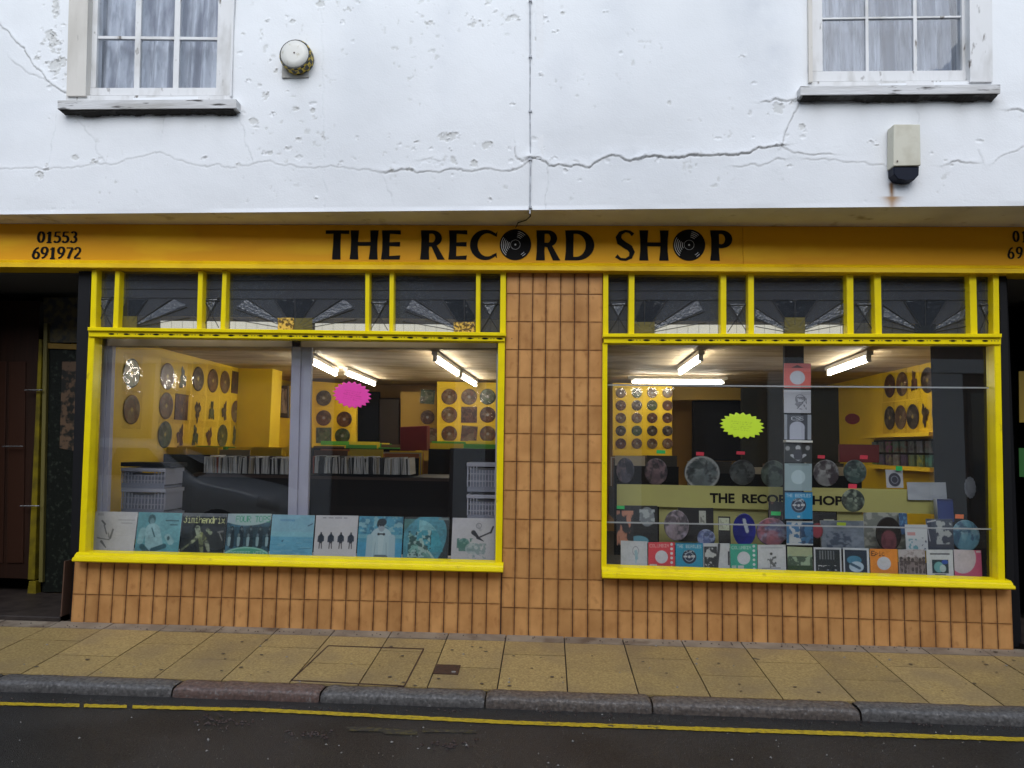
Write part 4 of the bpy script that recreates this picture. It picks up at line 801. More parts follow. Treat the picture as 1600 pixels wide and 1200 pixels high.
A.append((tone(a, 203), 'blue green album showing a seated man in a pale shirt'))
a = Art(96, (.018, .024, .030)); a.rect(0, 0, 1, .08, (.12, .13, .15)); a.rect(0, .3, 1, .45, (.03, .038, .05), .8); a.cap(.36, .34, .40, .46, .06, (.30, .34, .26)); a.cap(.60, .38, .66, .44, .045, (.26, .30, .20)); a.cap(.46, .48, .54, .58, .05, (.26, .28, .12)); a.cap(.40, .52, .26, .66, .045, (.28, .31, .2), .03); a.cap(.26, .66, .04, .84, .02, (.16, .18, .12)); a.cap(.46, .6, .52, .98, .055, (.16, .18, .10), .03); a.cap(.60, .66, .66, .86, .05, (.30, .33, .24), .03); a.cap(.86, .42, .94, .60, .014, (.25, .26, .26)); a.cap(.84, .42, .94, .40, .02, (.2, .21, .21))
tone(a, 205, .3); a.noise(7, 17, .52, .60, (.02, .025, .03), .75, (.2, .3, .75, .98)); a.text('jimihendrix', .03, .065, .94, .16, (.58, .60, .30), 1)
A.append((a, 'black album headed jimi hendrix in pale yellow letters'))
a = Art(96, (.05, .12, .17)); a.rect(0, .30, 1, .74, (.03, .07, .10)); tone(a, 231, .3)
for i in range(5):
    x = .08+i*.215; a.cap(x+.05, .40, x+.06, .74, .055, (.015, .03, .045)); a.ell(x+.05, .33, .035, .05, (.02, .03, .04)); a.ell(x+.05, .35, .022, .03, (.12, .16, .18)); a.cap(x, .56, x, .72, .035, (.24, .34, .38), .028); a.ell(x, .49, .028, .036, (.12, .17, .2))
a.ell(.45, .02, .62, .25, (.34, .45, .46)); a.rect(0, 0, .18, .2, (.34, .42, .47)); a.text('FOUR TOPS', .19, .045, .80, .155, (.06, .32, .20), 1)
a.ell(.5, 1.0, .56, .24, (.26, .50, .42)); a.ell(.5, 1.01, .52, .22, (.08, .32, .22)); a.text('GREATEST HITS', .08, .86, .84, .10, (.34, .50, .44))
A.append((a, 'teal album headed FOUR TOPS over a standing group in dark suits'))
a = Art(96, (.22, .41, .52)); a.rect(0, .50, 1, 1, (.12, .33, .48)); a.rect(0, .40, 1, .52, (.22, .46, .55), .6)
for k in range(26): y = .55+.45*(k/26.)**.9; x = random.random()*.8; a.cap(x, y, x+random.uniform(.1, .3), y+.005, .006+.006*k/26, (.24, .42, .52) if k % 2 else (.06, .22, .34), None, .6)
a.text('SAILOR', .22, .10, .1, .05, (.1, .25, .4)) if False else a.rect(.20, .10, .54, .155, (.10, .26, .42), .7); a.cap(.28, .62, .31, .59, .02, (.03, .10, .18), .005); a.cap(.86, .25, .96, .20, .014, (.08, .15, .22)); a.cap(.66, .80, .96, .78, .008, (.05, .16, .25))
A.append((tone(a, 207, .08), 'album with a plain pale blue sea and sky picture, left of the middle post'))
a = Art(96, (.50, .48, .51)); 
for i in range(4):
    x = .15+i*.235; a.cap(x, .49, x, .62, .05, (.02, .03, .05), .045); a.ell(x, .425, .022, .03, (.05, .05, .06)); a.cap(x-.055, .50, x-.06, .62, .018, (.03, .04, .07)); a.cap(x+.055, .50, x+.06, .60, .018, (.03, .04, .07)); a.cap(x-.02, .64, x-.03, .78, .012, (.06, .05, .06)); a.cap(x+.02, .64, x+.03, .78, .012, (.06, .05, .06))
for x0, x1 in ((.16, .25), (.30, .42), (.45, .62), (.66, .74)): a.rect(x0, .05, x1, .068, (.12, .12, .14), .8)
A.append((tone(a, 209, .03), 'white album with four small dark standing figures, right of the middle post'))
a = Art(96, (.07, .26, .38)); a.rect(0, .42, 1, .5, (.20, .40, .46), .6); a.noise(14, 33, .42, .6, (.03, .12, .20), .8, (0, 0, 1, .4)); a.noise(9, 35, .52, .6, (.25, .42, .46), .7, (0, 0, 1, .35)); a.rect(0, .6, 1, 1, (.06, .28, .48), .7); tone(a, 211, .12)
a.cap(.52, .50, .52, 1.0, .25, (.36, .47, .53), .29); a.cap(.27, .48, .26, .9, .07, (.32, .43, .5)); a.cap(.77, .48, .78, .9, .07, (.32, .43, .5)); a.cap(.52, .42, .52, .98, .07, (.42, .52, .57), .04); a.ell(.52, .24, .075, .105, (.26, .30, .35)); a.ell(.525, .13, .105, .085, (.02, .03, .045)); a.ell(.44, .18, .03, .06, (.02, .03, .045)); a.rect(.46, .385, .58, .42, (.015, .02, .03)); a.ell(.46, .405, .03, .03, (.015, .02, .03)); a.ell(.58, .405, .03, .03, (.015, .02, .03)); a.rect(.48, .21, .51, .225, (.03, .04, .05)); a.rect(.54, .21, .57, .225, (.03, .04, .05)); a.cap(.42, .92, .64, .92, .05, (.10, .13, .16)); a.cap(.40, .6, .38, .9, .006, (.2, .28, .33)); a.cap(.64, .6, .66, .9, .006, (.2, .28, .33))
A.append((a, 'blue album showing a dark haired man in a white jacket'))
a = Art(96, (.035, .045, .055)); a.rect(0, .05, .35, 1, (.08, .22, .22), .8); a.ell(.40, .62, .48, .75, (.08, .26, .34), 1, .5); a.put(((a.x-.35)**2/.28+(a.y-.86)**2/.62 < 1).astype(float)*(a.x > .3)*(a.y < .78), (.06, .28, .36)); a.put(((a.x-.35)**2/.28+(a.y-.86)**2/.62 < 1).astype(float)*(a.x > .33)*(a.y < .30), (.20, .42, .48)); a.put(((a.y-.55) > (a.x-.35)*1.0).astype(float)*(a.x > .12), (.16, .32, .30)); a.cap(.36, .52, .74, 1.0, .022, (.38, .50, .46)); tone(a, 213, .2); a.noise(9, 47, .52, .58, (.01, .04, .045), .85, (.1, .32, .62, .95)); a.noise(6, 49, .55, .6, (.36, .48, .46), .8, (.1, .3, .6, .9)); a.rect(.76, .02, .98, .07, (.2, .24, .25), .8)
A.append((a, 'dark teal album with a pale swirl and curved shield shape'))
a = Art(96, (.47, .455, .50)); a.ell(.28, .60, .14, .12, (.10, .25, .22), .85); a.noise(7, 51, .48, .58, (.06, .17, .15), .9, (.12, .48, .5, .78)); a.cap(.62, .46, .92, .32, .018, (.02, .02, .035)); a.cap(.90, .34, .955, .20, .022, (.02, .02, .035)); a.cap(.50, .34, .60, .44, .055, (.02, .025, .04), .03); a.cap(.60, .46, .74, .54, .035, (.02, .02, .035), .008); a.cap(.60, .16, .66, .28, .03, (.36, .36, .40)); a.ringc(.62, .18, .06, .008, (.2, .2, .24)); a.ell(.5, .72, .18, .14, (.36, .42, .44), .8); a.noise(6, 53, .5, .58, (.18, .26, .28), .8, (.35, .6, .8, .95)); a.rect(0, .84, .5, 1, (.5, .48, .5), .7)
A.append((tone(a, 215, .05), 'white album with a leaping dark shape and green splash at the pillar end'))
xs = [(148.5, 214.5), (216, 284), (285.5, 354), (355.5, 423.5), (425, 491.5), (493.5, 559.5), (561, 630), (632, 702), (707, 774)]
for i, ((x0, x1), (art, lab)) in enumerate(zip(xs, A)):
    Y = .16+.004*(i % 2); ty = 799+(x0-148)/626*11.5; a_, b_ = XZ(x0, ty, Y), XZ(x1, ty+.8, Y); wd = b_[0]-a_[0]; tl = random.uniform(-.004, .004)
    paint_box('album_sleeve', art, [a_, (b_[0], b_[1]+tl), (b_[0]-.002, b_[1]-wd*.96+tl), (a_[0]-.002, a_[1]-wd*.96)], Y-.02, .004, None, lean=.03, label=lab, cat='record sleeve', group='albums lined up in the left window')
# --- seven inch singles in the right window
def single(bgc, txt=None, tc=(.6, .6, .6), hole=(.55, .55, .6), hx=.5, hy=.56, hr=.24, dots=False, disc=False):
    a = Art(96, bgc)
    if txt: a.text(txt, .05, .07, .74 if dots else .9, .12, tc)
    a.ell(hx, hy, hr, hr, hole)
    if disc:
        a.ell(hx, hy, hr, hr, (.02, .03, .06)); a.ringc(hx, hy, hr*.62, .012, (.35, .4, .45)); a.ell(hx, hy, .05, .05, (.5, .5, .5)); a.rect(hx-hr*.8, hy-.04, hx-hr*.3, hy+.02, (.5, .5, .5)); a.rect(hx+hr*.3, hy-.06, hx+hr*.8, hy+.02, (.5, .5, .5)); a.noise(5, 8, .5, .56, (.45, .48, .5), .8, (hx-hr*.7, hy-hr*.9, hx+hr*.7, hy-hr*.4))
    if dots:
        for k in range(6): a.ell(.88, .08+k*.168, .05, .05, (.6, .6, .62))
    return a
S = []
a = Art(64, (.52, .53, .57)); a.put((.012-abs(np.hypot((a.x-.56)/.7, a.y-.36)-.16))*64+.5, (.1, .1, .14), .8); a.cap(.57, .38, .60, .62, .06, (.30, .42, .48)); a.cap(.58, .62, .57, .80, .04, (.2, .4, .5), .02, .6)
S.append((a, 970.4, 1012, 846, 888, 'white single sleeve with a slim blue figure at the left end of the front row'))
a = single((.62, .06, .08), 'COLUMBIA', (.7, .35, .35), dots=True, hx=.5, hy=.55); a.rect(.05, .82, .32, .94, (.6, .5, .45)); S.append((a, 1013.6, 1055, 847, 889, 'red COLUMBIA single sleeve with a round centre hole'))
a = single((.03, .26, .40), 'THE BEATLES', (.45, .55, .6), disc=True, hx=.5, hy=.52, hr=.26); a.rect(0, 0, 1, .05, (.02, .18, .32)); S.append((a, 1056.5, 1099, 848.5, 890, 'blue THE BEATLES single sleeve in the front row'))
a = Art(64, (.5, .5, .52)); a.rect(.02, .12, .52, .95, (.04, .04, .045)); a.noise(9, 3, .5, .58, (.5, .5, .5), .9, (.05, .16, .48, .9)); a.cap(.60, .05, .50, .98, .05, (.05, .05, .055)); a.rect(.93, .3, .99, .8, (.04, .04, .05)); S.append((a, 1100, 1141, 849, 891, 'tilted black and white photo sleeve over a white one, front row'))
a = single((.05, .33, .24), 'COLUMBIA', (.4, .55, .48), dots=True, hx=.5, hy=.52); a.rect(.05, .80, .22, .94, (.4, .5, .45)); a.rect(.28, .80, .5, .96, (.5, .5, .5)); S.append((a, 1142, 1184, 850, 892, 'green COLUMBIA single sleeve in the front row'))
a = Art(64, (.52, .52, .54)); a.rect(.1, .08, .9, .13, (.25, .25, .27), .5); a.noise(6, 61, .47, .54, (.06, .06, .06), .9, (.34, .42, .66, .80)); a.ell(.48, .33, .05, .05, (.05, .05, .05)); a.cap(.15, .86, .8, .84, .012, (.08, .08, .08)); a.cap(.45, .5, .45, .84, .012, (.1, .1, .1)); S.append((a, 1185, 1229, 851, 894, 'white single sleeve with a black ink sketch, front row'))
a = Art(64, (.06, .09, .06)); a.rect(0, 0, 1, .35, (.33, .36, .22)); a.noise(10, 71, .47, .56, (.30, .38, .26), .9, (0, .3, 1, .7)); a.rect(0, .72, 1, 1, (.03, .06, .025)); S.append((a, 1231.5, 1270.5, 855.5, 895, 'green tinted group photo single sleeve, front row'))
a = Art(64, (.5, .5, .53)); a.rect(.06, .07, .94, .92, (.02, .025, .03)); 
for k in range(6): a.rect(.2+k*.1, .12, .24+k*.1, .45, (.16, .17, .18))
a.noise(7, 81, .52, .58, (.5, .5, .52), .9, (.15, .68, .85, .86)); S.append((a, 1273, 1316, 856, 896.5, 'white bordered black sleeve with thin vertical bars, front row'))
a = Art(64, (.52, .54, .58)); a.rect(.05, .07, .92, .92, (.02, .03, .05)); a.ell(.42, .45, .28, .16, (.06, .2, .32)); a.ell(.50, .70, .28, .2, (.4, .5, .6)); a.cap(.3, .6, .62, .75, .05, (.05, .1, .16)); S.append((a, 1319, 1359.5, 857, 898, 'white bordered sleeve with a blue reclining shape, front row'))
a = single((.72, .24, .03), None, hx=.5, hy=.55, hr=.25); a.text('Epic', .05, .08, .5, .2, (.03, .015, .01), 1); S.append((a, 1361, 1404, 858, 898.5, 'orange Epic single sleeve with a round hole'))
a = Art(64, (.30, .25, .24)); a.rect(0, 0, 1, .3, (.42, .38, .38)); 
for k in range(7): a.ell(.10+k*.14, .34+.05*(k % 2), .06, .07, (.05, .04, .04)); a.cap(.10+k*.14, .46, .10+k*.14, .85, .07, (.07, .05, .05), .05)
a.noise(8, 91, .52, .6, (.25, .2, .2), .7); S.append((a, 1405.5, 1447.5, 858.5, 900, 'sepia single sleeve with a crowd of dark figures, front row'))
a = Art(64, (.55, .56, .58)); a.rect(.14, .13, .88, .18, (.02, .03, .05)); a.rect(.20, .38, .82, .88, (.02, .04, .05)); a.ell(.45, .65, .18, .2, (.16, .38, .38)); a.ell(.6, .7, .12, .14, (.4, .5, .5)); a.ell(.68, .46, .12, .08, (.03, .08, .35)); a.rect(.3, .92, .7, .95, (.1, .1, .12)); S.append((a, 1449.5, 1491, 859, 900.5, 'white sleeve with a small turquoise picture, second from the right end of the front row'))
a = Art(64, (.55, .10, .20)); a.ell(.30, .28, .50, .58, (.52, .46, .50)); a.ell(.20, .2, .05, .05, (.42, .40, .44), .7); a.rect(.82, .02, .98, .08, (.6, .55, .55)); S.append((a, 1492.5, 1535.5, 860, 902, 'pink sleeve with a big pale curve, right end of the front row'))
for i, (art, x0, x1, y0, y1, lab) in enumerate(S):
    tone(art, 400+i, .07)
    Y = .13+.003*(i % 2); tl = random.uniform(-1, 1)
    paint_box('single_sleeve', art, [XZ(x0, y0+tl, Y), XZ(x1, y0+.6, Y), XZ(x1-.5, y1+.6, Y), XZ(x0-.5, y1, Y)], Y, .003, None, lean=.02, label=lab, cat='record sleeve', group='front row of singles in the right window')
# --- the column of sleeves up the black post
a1 = Art(64, (.62, .13, .11)); a1.rect(0, 0, 1, .20, (.50, .10, .09)); a1.put(((a1.y-.06 > abs(a1.x-.5)*.5) & (a1.y < .18)).astype(float), (.05, .02, .02)); a1.ell(.5, .58, .28, .28, (.50, .52, .58))
a2 = Art(64, (.46, .46, .50)); a2.put((.012-abs(np.hypot(a2.x-.6, a2.y-.38)-.17))*64+.5, (.08, .08, .1)); a2.noise(6, 7, .5, .56, (.12, .12, .14), .8, (.4, .3, .85, .85)); a2.cap(.5, .8, .7, .55, .02, (.1, .1, .12))
a3 = Art(64, (.06, .065, .08)); a3.rect(0, 0, .1, 1, (.3, .32, .36)); a3.rect(.86, 0, 1, 1, (.3, .32, .36)); a3.ell(.48, .52, .28, .24, (.42, .43, .50)); a3.rect(.20, .52, .76, 1, (.42, .43, .50)); a3.text('CSS', .26, .08, .46, .15, (.55, .56, .6), 1)
a4 = Art(64, (.035, .038, .04)); a4.ell(.5, .22, .09, .14, (.45, .45, .46)); a4.ell(.12, .25, .08, .12, (.3, .3, .3)); a4.ell(.85, .22, .08, .12, (.3, .3, .3)); a4.cap(.28, .62, .5, .84, .06, (.42, .42, .44)); a4.cap(.74, .6, .5, .84, .06, (.42, .42, .44)); a4.cap(.5, .45, .5, .7, .16, (.04, .04, .05))
a5 = Art(64, (.34, .44, .46)); a5.put((((a5.x*32).astype(int)+(a5.y*32).astype(int)) % 2).astype(float), (.14, .19, .20), .7); a5.rect(.15, .03, .9, .07, (.15, .2, .2), .7); a5.ell(.5, .5, .26, .26, (.42, .52, .55))
a6 = single((.02, .25, .46), 'THE BEATLES', (.4, .55, .65), disc=True, hx=.5, hy=.50, hr=.27); a6.rect(0, 0, 1, .05, (.02, .12, .25)); a6.rect(.45, .88, .55, .95, (.4, .5, .55))
a7 = Art(64, (.05, .16, .32)); a7.rect(0, 0, 1, .06, (.5, .52, .55)); a7.rect(0, .93, 1, 1, (.5, .52, .55)); a7.noise(8, 13, .45, .52, (.5, .52, .55), .95, (.1, .05, .6, .95)); a7.noise(8, 14, .45, .55, (.02, .05, .12), .9, (.5, .1, 1, .95))
for art, y0, y1, lab, x0, x1, Y in [(a1, 567.5, 606.5, 'red sleeve with a grey disc, topmost on the black display post', 1225, 1267, .12), (a2, 609, 645.5, 'pale grey sleeve with a line sketch, second from the top of the display post', 1225, 1267, .12),
        (a3, 647.5, 687, 'black sleeve lettered CSS above a pale arch, third down the display post', 1225.5, 1267.5, .12), (a4, 693, 723, 'black and white portrait sleeve below the white ledge of the display post', 1225.5, 1268.5, .12),
        (a5, 724, 767, 'pale grey dotted sleeve with a round disc on the display post', 1226, 1268.5, .12), (a6, 768.5, 811, 'bright blue THE BEATLES sleeve covering the banner', 1226.5, 1269.5, .118), (a7, 814, 852, 'blue and white sleeve at the foot of the display post', 1229, 1270.5, .14)]:
    paint_box('single_sleeve', art, [XZ(x0, y0, Y), XZ(x1, y0+.5, Y), XZ(x1, y1, Y), XZ(x0, y1-.5, Y)], Y, .003, None, label=lab, cat='record sleeve', group='sleeves up the black display post')
mm = MB(); mm.pq([(1228, 687.5), (1270, 688.5), (1270, 692), (1228, 691)], .10, .16, ch=.002); mm.build('ledge', FIT, None, label='small white ledge halfway up the sleeves on the display post', cat='ledge')
# --- second row of display pieces in the right window
def tagbox(x0, y0, x1, y1, Y, mt, lab):
    mm = MB(); mm.pq([(x0, y0), (x1, y0+.6), (x1-.4, y1+.6), (x0-.4, y1)], Y, Y+.002); mm.build('price_tag', mt, None, label=lab, cat='price tag', group='price tags in the right window')
def card(art, x0, y0, x1, y1, Y, lab, name='record_sleeve', cat='record sleeve', lean=.02, th=.004): return paint_box(name, art, [XZ(x0, y0, Y), XZ(x1, y0+.5, Y), XZ(x1, y1+.5, Y), XZ(x0, y1, Y)], Y, th, None, lean=lean, label=lab, cat=cat)
def disc(art, cx, cy, rx, ry, Y, lab, radial=None, name='picture_disc', cat='picture disc'):
    c = XZ(cx, cy, Y); s_ = P(cx+1, cy, Y)[0]-c[0]; return paint_round(name, art, c, rx*s_, ry*s_, Y, .003, None, radial=radial, label=lab, cat=cat)
a = Art(48, (.03, .03, .035)); a.noise(12, 4, .48, .58, (.50, .22, .14)); card(a, 964, 798, 990, 852, .30, 'dark sleeve with an orange figure at the left edge of the right window display')
a = Art(64, (.018, .018, .02)); a.ell(.68, .30, .22, .26, (.20, .22, .24)); a.noise(8, 6, .48, .56, (.42, .45, .45), .9, (.45, .1, .92, .5)); a.ell(.42, .95, .3, .14, (.12, .30, .38)); card(a, 976, 790, 1028, 848, .34, 'black sleeve with a speckled grey face and teal glow below')
disc(picture(31, 64, [(.08, .07, .08), (.28, .22, .24), (.36, .3, .36), (.05, .05, .06)]), 1057, 821, 19.5, 24, .26, 'mauve grey picture disc beside the black box')
a = Art(64, (.012, .012, .013)); a.rect(.60, .08, .78, .50, (.40, .40, .34)); a.noise(5, 3, .5, .56, (.12, .12, .1), .8, (.62, .12, .76, .46)); card(a, 1060, 793.5, 1115.5, 846, .33, 'black sleeve with an upright cream sticker')
disc(picture(33, 64, [(.05, .07, .14), (.16, .2, .38), (.32, .36, .5), (.1, .1, .2)]), 1103.5, 841, 14, 14, .20, 'small blue disc low between two black sleeves')
a = Art(64, (.012, .012, .013)); a.rect(.05, .05, .92, .50, (.44, .46, .34)); a.noise(5, 5, .52, .58, (.2, .2, .15), .6, (.1, .1, .9, .45)); card(a, 1123, 807, 1142, 850, .22, 'narrow black sleeve with a square cream label')
a = Art(64, (.015, .02, .22)); a.noise(20, 8, .4, .7, (.01, .015, .12)); a.cap(.50, .22, .62, .52, .07, (.42, .45, .5)); disc(a, 1163, 828, 18, 26, .22, 'oval royal blue disc with a slanted white sticker')
a = Art(48, (.02, .018, .02)); a.noise(12, 3, .55, .62, (.2, .08, .06), .8); card(a, 1202, 784, 1226, 812, .33, 'dark sleeve carrying a green tag left of the blue sleeve')
disc(picture(35, 64, [(.10, .12, .24), (.40, .14, .16), (.30, .32, .42), (.12, .06, .08)]), 1206, 831, 24.5, 22, .25, 'red and blue patterned disc behind the front row')
a = Art(48, (.015, .015, .017)); a.rect(.45, .35, .9, .98, (.40, .40, .32)); a.rect(.05, .6, .28, .9, (.3, .3, .3)); card(a, 1271, 801, 1308, 830, .36, 'black sleeve with a cream label right of the display post')
a = Art(64, (.15, .18, .22)); a.rect(.12, .35, .7, 1, (.05, .07, .11)); a.noise(10, 4, .5, .6, (.22, .25, .3), .7); card(a, 1284, 814, 1351, 858, .28, 'grey blue boxed set with a lime tag', 'box_set', 'box set', th=.02)
a = Art(48, (.2, .04, .05)); a.ell(.5, .5, .4, .4, (.3, .05, .07)); disc(a, 1277, 829, 9, 12, .27, 'small dark red disc beside the grey blue boxed set')
a = Art(64, (.17, .18, .16)); a.noise(9, 5, .48, .56, (.34, .34, .30), .9); card(a, 1351, 801, 1416, 858, .33, 'mottled grey green sleeve behind the dark haired head cutout')
a = Art(64, (.012, .010, .010)); a.ell(.5, .72, .30, .32, (.16, .05, .06)); a.noise(10, 7, .5, .6, (.08, .02, .03), .7, (.2, .5, .8, 1)); disc(a, 1388.5, 834, 20, 27, .24, 'dark shaped disc like a head with a big round hairstyle', name='shaped_disc')
a = Art(48, (.03, .08, .18)); a.noise(10, 2, .5, .6, (.1, .25, .4), .8); card(a, 1406, 802, 1419, 835, .31, 'narrow blue sleeve with a green star on top')
a = Art(64, (.50, .52, .54)); a.rect(.08, .30, .45, .42, (.5, .25, .25)); a.noise(6, 9, .54, .6, (.1, .3, .34), .9, (.1, .55, .6, .95)); a.noise(6, 10, .54, .6, (.05, .05, .1), .9, (.6, .5, .95, .95)); a.rect(.2, .1, .9, .13, (.2, .2, .22), .7); card(a, 1416, 820, 1450.5, 860, .20, 'white sheet with tiny coloured figures')
a = Art(64, (.05, .06, .09)); a.cap(.05, .1, .35, .05, .02, (.5, .5, .52)); a.noise(10, 11, .48, .56, (.40, .42, .42), .9, (.35, .05, .95, .8)); a.cap(.03, .2, .12, .7, .015, (.4, .4, .45)); card(a, 1449, 811, 1491, 860, .24, 'navy sleeve with pale scribbled figures')
a = Art(64, (.012, .03, .16)); a.rect(0, 0, 1, .1, (.008, .015, .09)); card(a, 1466, 780, 1491, 815, .34, 'plain royal blue box behind the navy sleeve', 'box_set', 'box set', th=.05)
disc(picture(41, 64, [(.06, .14, .22), (.16, .36, .46), (.30, .46, .52), (.05, .1, .2)]), 1509, 837, 22, 25, .26, 'turquoise blue picture disc with an orange tag at the right end')
a = Art(48, (.34, .36, .40)); a.noise(20, 3, .4, .7, (.27, .29, .33)); card(a, 1419, 753.5, 1480, 781, .45, 'blank grey white sheet standing behind the banner', 'paper_sheet', 'paper sheet')
sc_ = lambda th: 1+.06*math.sin(th*14)
a = Art(48, (.24, .25, .28)); a.noise(20, 3, .4, .7, (.16, .17, .2)); disc(a, 1516, 762, 9, 17, .40, 'scalloped grey plate hanging on the dark right side', sc_, 'scalloped_plate', 'plate')
a = Art(48, (.42, .42, .46)); a.ell(.5, .55, .36, .38, (.03, .03, .05)); a.ringc(.5, .55, .2, .02, (.2, .2, .25)); card(a, 1385.5, 734, 1412, 762, .60, 'pale square sleeve with a dark disc, above the banner', 'single_sleeve')
a = picture(51, 64, [(.05, .06, .06), (.14, .16, .17), (.22, .24, .24), (.02, .02, .02)]); a.ringc(.5, .5, .46, .03, (.36, .36, .35)); disc(a, 1097, 739, 28, 27, .60, 'large picture disc with a pale grey rim above the banner')
disc(picture(53, 64, [(.03, .04, .04), (.10, .13, .11), (.16, .2, .17), (.05, .06, .05)]), 1209, 741, 20, 22, .60, 'dim green picture disc left of the display post')
a = picture(57, 64, [(.05, .035, .04), (.24, .24, .24), (.34, .34, .34), (.05, .04, .05)]); disc(a, 1291, 739, 20, 21, .58, 'pale grey picture disc right of the display post')
disc(picture(59, 48, [(.03, .03, .04), (.10, .09, .12), (.2, .14, .15), (.03, .03, .04)]), 977, 735, 14, 20, .60, 'dim dark picture disc nearest the left side of the right window')
disc(picture(61, 48, [(.03, .025, .03), (.14, .09, .1), (.22, .15, .16), (.03, .03, .04)]), 1025, 737, 18, 21, .62, 'dim pinkish picture disc second from the left above the banner')
disc(picture(63, 48, [(.03, .03, .03), (.07, .08, .08), (.12, .13, .13), (.02, .02, .02)]), 1160, 738, 20, 20, .66, 'very dark picture disc between the two pale ones above the banner')
disc(picture(65, 48, [(.02, .03, .03), (.06, .10, .09), (.18, .22, .2), (.03, .03, .04)]), 1336, 737, 18, 19, .62, 'dark green picture disc under the red board')
disc(picture(67, 48, [(.02, .03, .03), (.08, .10, .08), (.30, .34, .26), (.02, .02, .02)]), 1333, 782, 18, 18, .10, 'round green toned picture disc hanging over the end of the banner lettering')
# banner
bn = empty('banner', tuple(P(1215, 780, .47)), 'long pale yellow banner reading THE RECORD SHOP inside the right window', 'banner')
mm = MB(); mm.pq([(964, 756.3), (1467, 765.5), (1467, 803.5), (964, 790)], .47, .476); mm.build('cloth', BANN, bn)
mm = MB(); mm.pq([(1030, 792), (1200, 796), (1200, 860), (1030, 850)], .50, .503); mm.pq([(1308, 800), (1351, 801), (1351, 822), (1308, 820)], .50, .503); mm.build('lower_fold', M('pale_yellow_film', (.36, .34, .13), .5), bn)
for wd_, xa, xb, y0, y1 in (('THE', 1109, 1148, 770.3, 786.5), ('RECORD', 1159.5, 1246, 771.8, 788), ('SHOP', 1258, 1317, 774, 790)):
    text_mesh(wd_, 'banner_word', XZ(xa, y0, .468), XZ(xb, y1, .468), .468, INK, bn, offset=.036)
# tags
for x0, y0, x1, y1, Y, mt, lab in [(964, 790, 976, 795, .29, TAGG, 'green tag on the orange figure sleeve'), (1205, 799, 1220, 805, .24, TAGG, 'green tag above the red and blue disc'), (1308, 816, 1322, 821, .27, TAGY, 'lime tag on the grey blue boxed set'),
        (1493, 803.5, 1506, 810, .25, TAGO, 'orange tag on top of the turquoise disc'), (1326, 756, 1339, 763, .095, TAGR, 'red tag above the round disc hanging on the banner'), (1088, 706, 1100, 711.5, .59, TAGR, 'red tag above the pale rimmed disc'),
        (1151, 705, 1164, 710, .59, TAGR, 'red tag on the dark disc left of the display post'), (1278, 711, 1289, 716, .57, TAGR, 'red tag just right of the display post'), (1344, 711, 1356, 717, .60, TAGR, 'red tag at the lower edge of the red board'),
        (1400, 728, 1410, 735, .595, TAGG, 'green tag on the pale square sleeve with the dark disc'), (1026, 703, 1040, 708.5, .6, TAGG, 'dull green tag under the yellow display panel')]: tagbox(x0, y0, x1, y1, Y, mt, lab)
mm = MB(); mm.pq([(1312, 694), (1374, 695), (1374, 723), (1312, 722)], .85, .88, ch=.003); mm.build('red_board', MAR, None, label='dark red board standing behind the discs right of the display post', cat='board')
a = Art(32, (.45, .02, .04)); disc(a, 1332, 654.5, 11.5, 8.5, 1.2, 'red oval card on the dark curtain', name='oval_card', cat='card')
# starburst cards on the glass
def star(nsp, depth):
    def f_(th): k = (th*nsp/(2*math.pi)) % 1; return 1-depth*(1-abs(2*k-1))
    return f_
def starcard(cx, cy, rx, ry, colr_, tc, ang, nsp, lab):
    a = Art(96, colr_); r = random.Random(int(cx))
    for k in range(5):
        y = .36+k*.075; x = .26+r.uniform(-.03, .05)
        while x < .72: L_ = r.uniform(.02, .06); a.rect(x, y+r.uniform(-.008, .008), x+L_, y+.022, tc, .55); x += L_+r.uniform(.015, .03)
    c = XZ(cx, cy, .028); s_ = P(cx+1, cy, .028)[0]-c[0]
    o = paint_round('starburst_card', a, c, rx*s_, ry*s_, .028, .002, None, radial=star(nsp, .17), mat=CARD, na=nsp*4, nr=16, label=lab, cat='card')
    o.data.transform(Matrix.Translation((c[0], 0, c[1])) @ Matrix.Rotation(ang, 4, 'Y') @ Matrix.Translation((-c[0], 0, -c[1])))
starcard(550, 617, 31, 21, (.86, .06, .42), (.55, .03, .15), R(10), 20, 'bright pink starburst card stuck on the left window')
starcard(1159.5, 665, 35.5, 21, (.56, .78, .03), (.25, .4, .02), R(5), 20, 'lime yellow starburst card stuck on the right window')
a = Art(24, (.3, .5, .05)); c = XZ(1410, 802, .18)

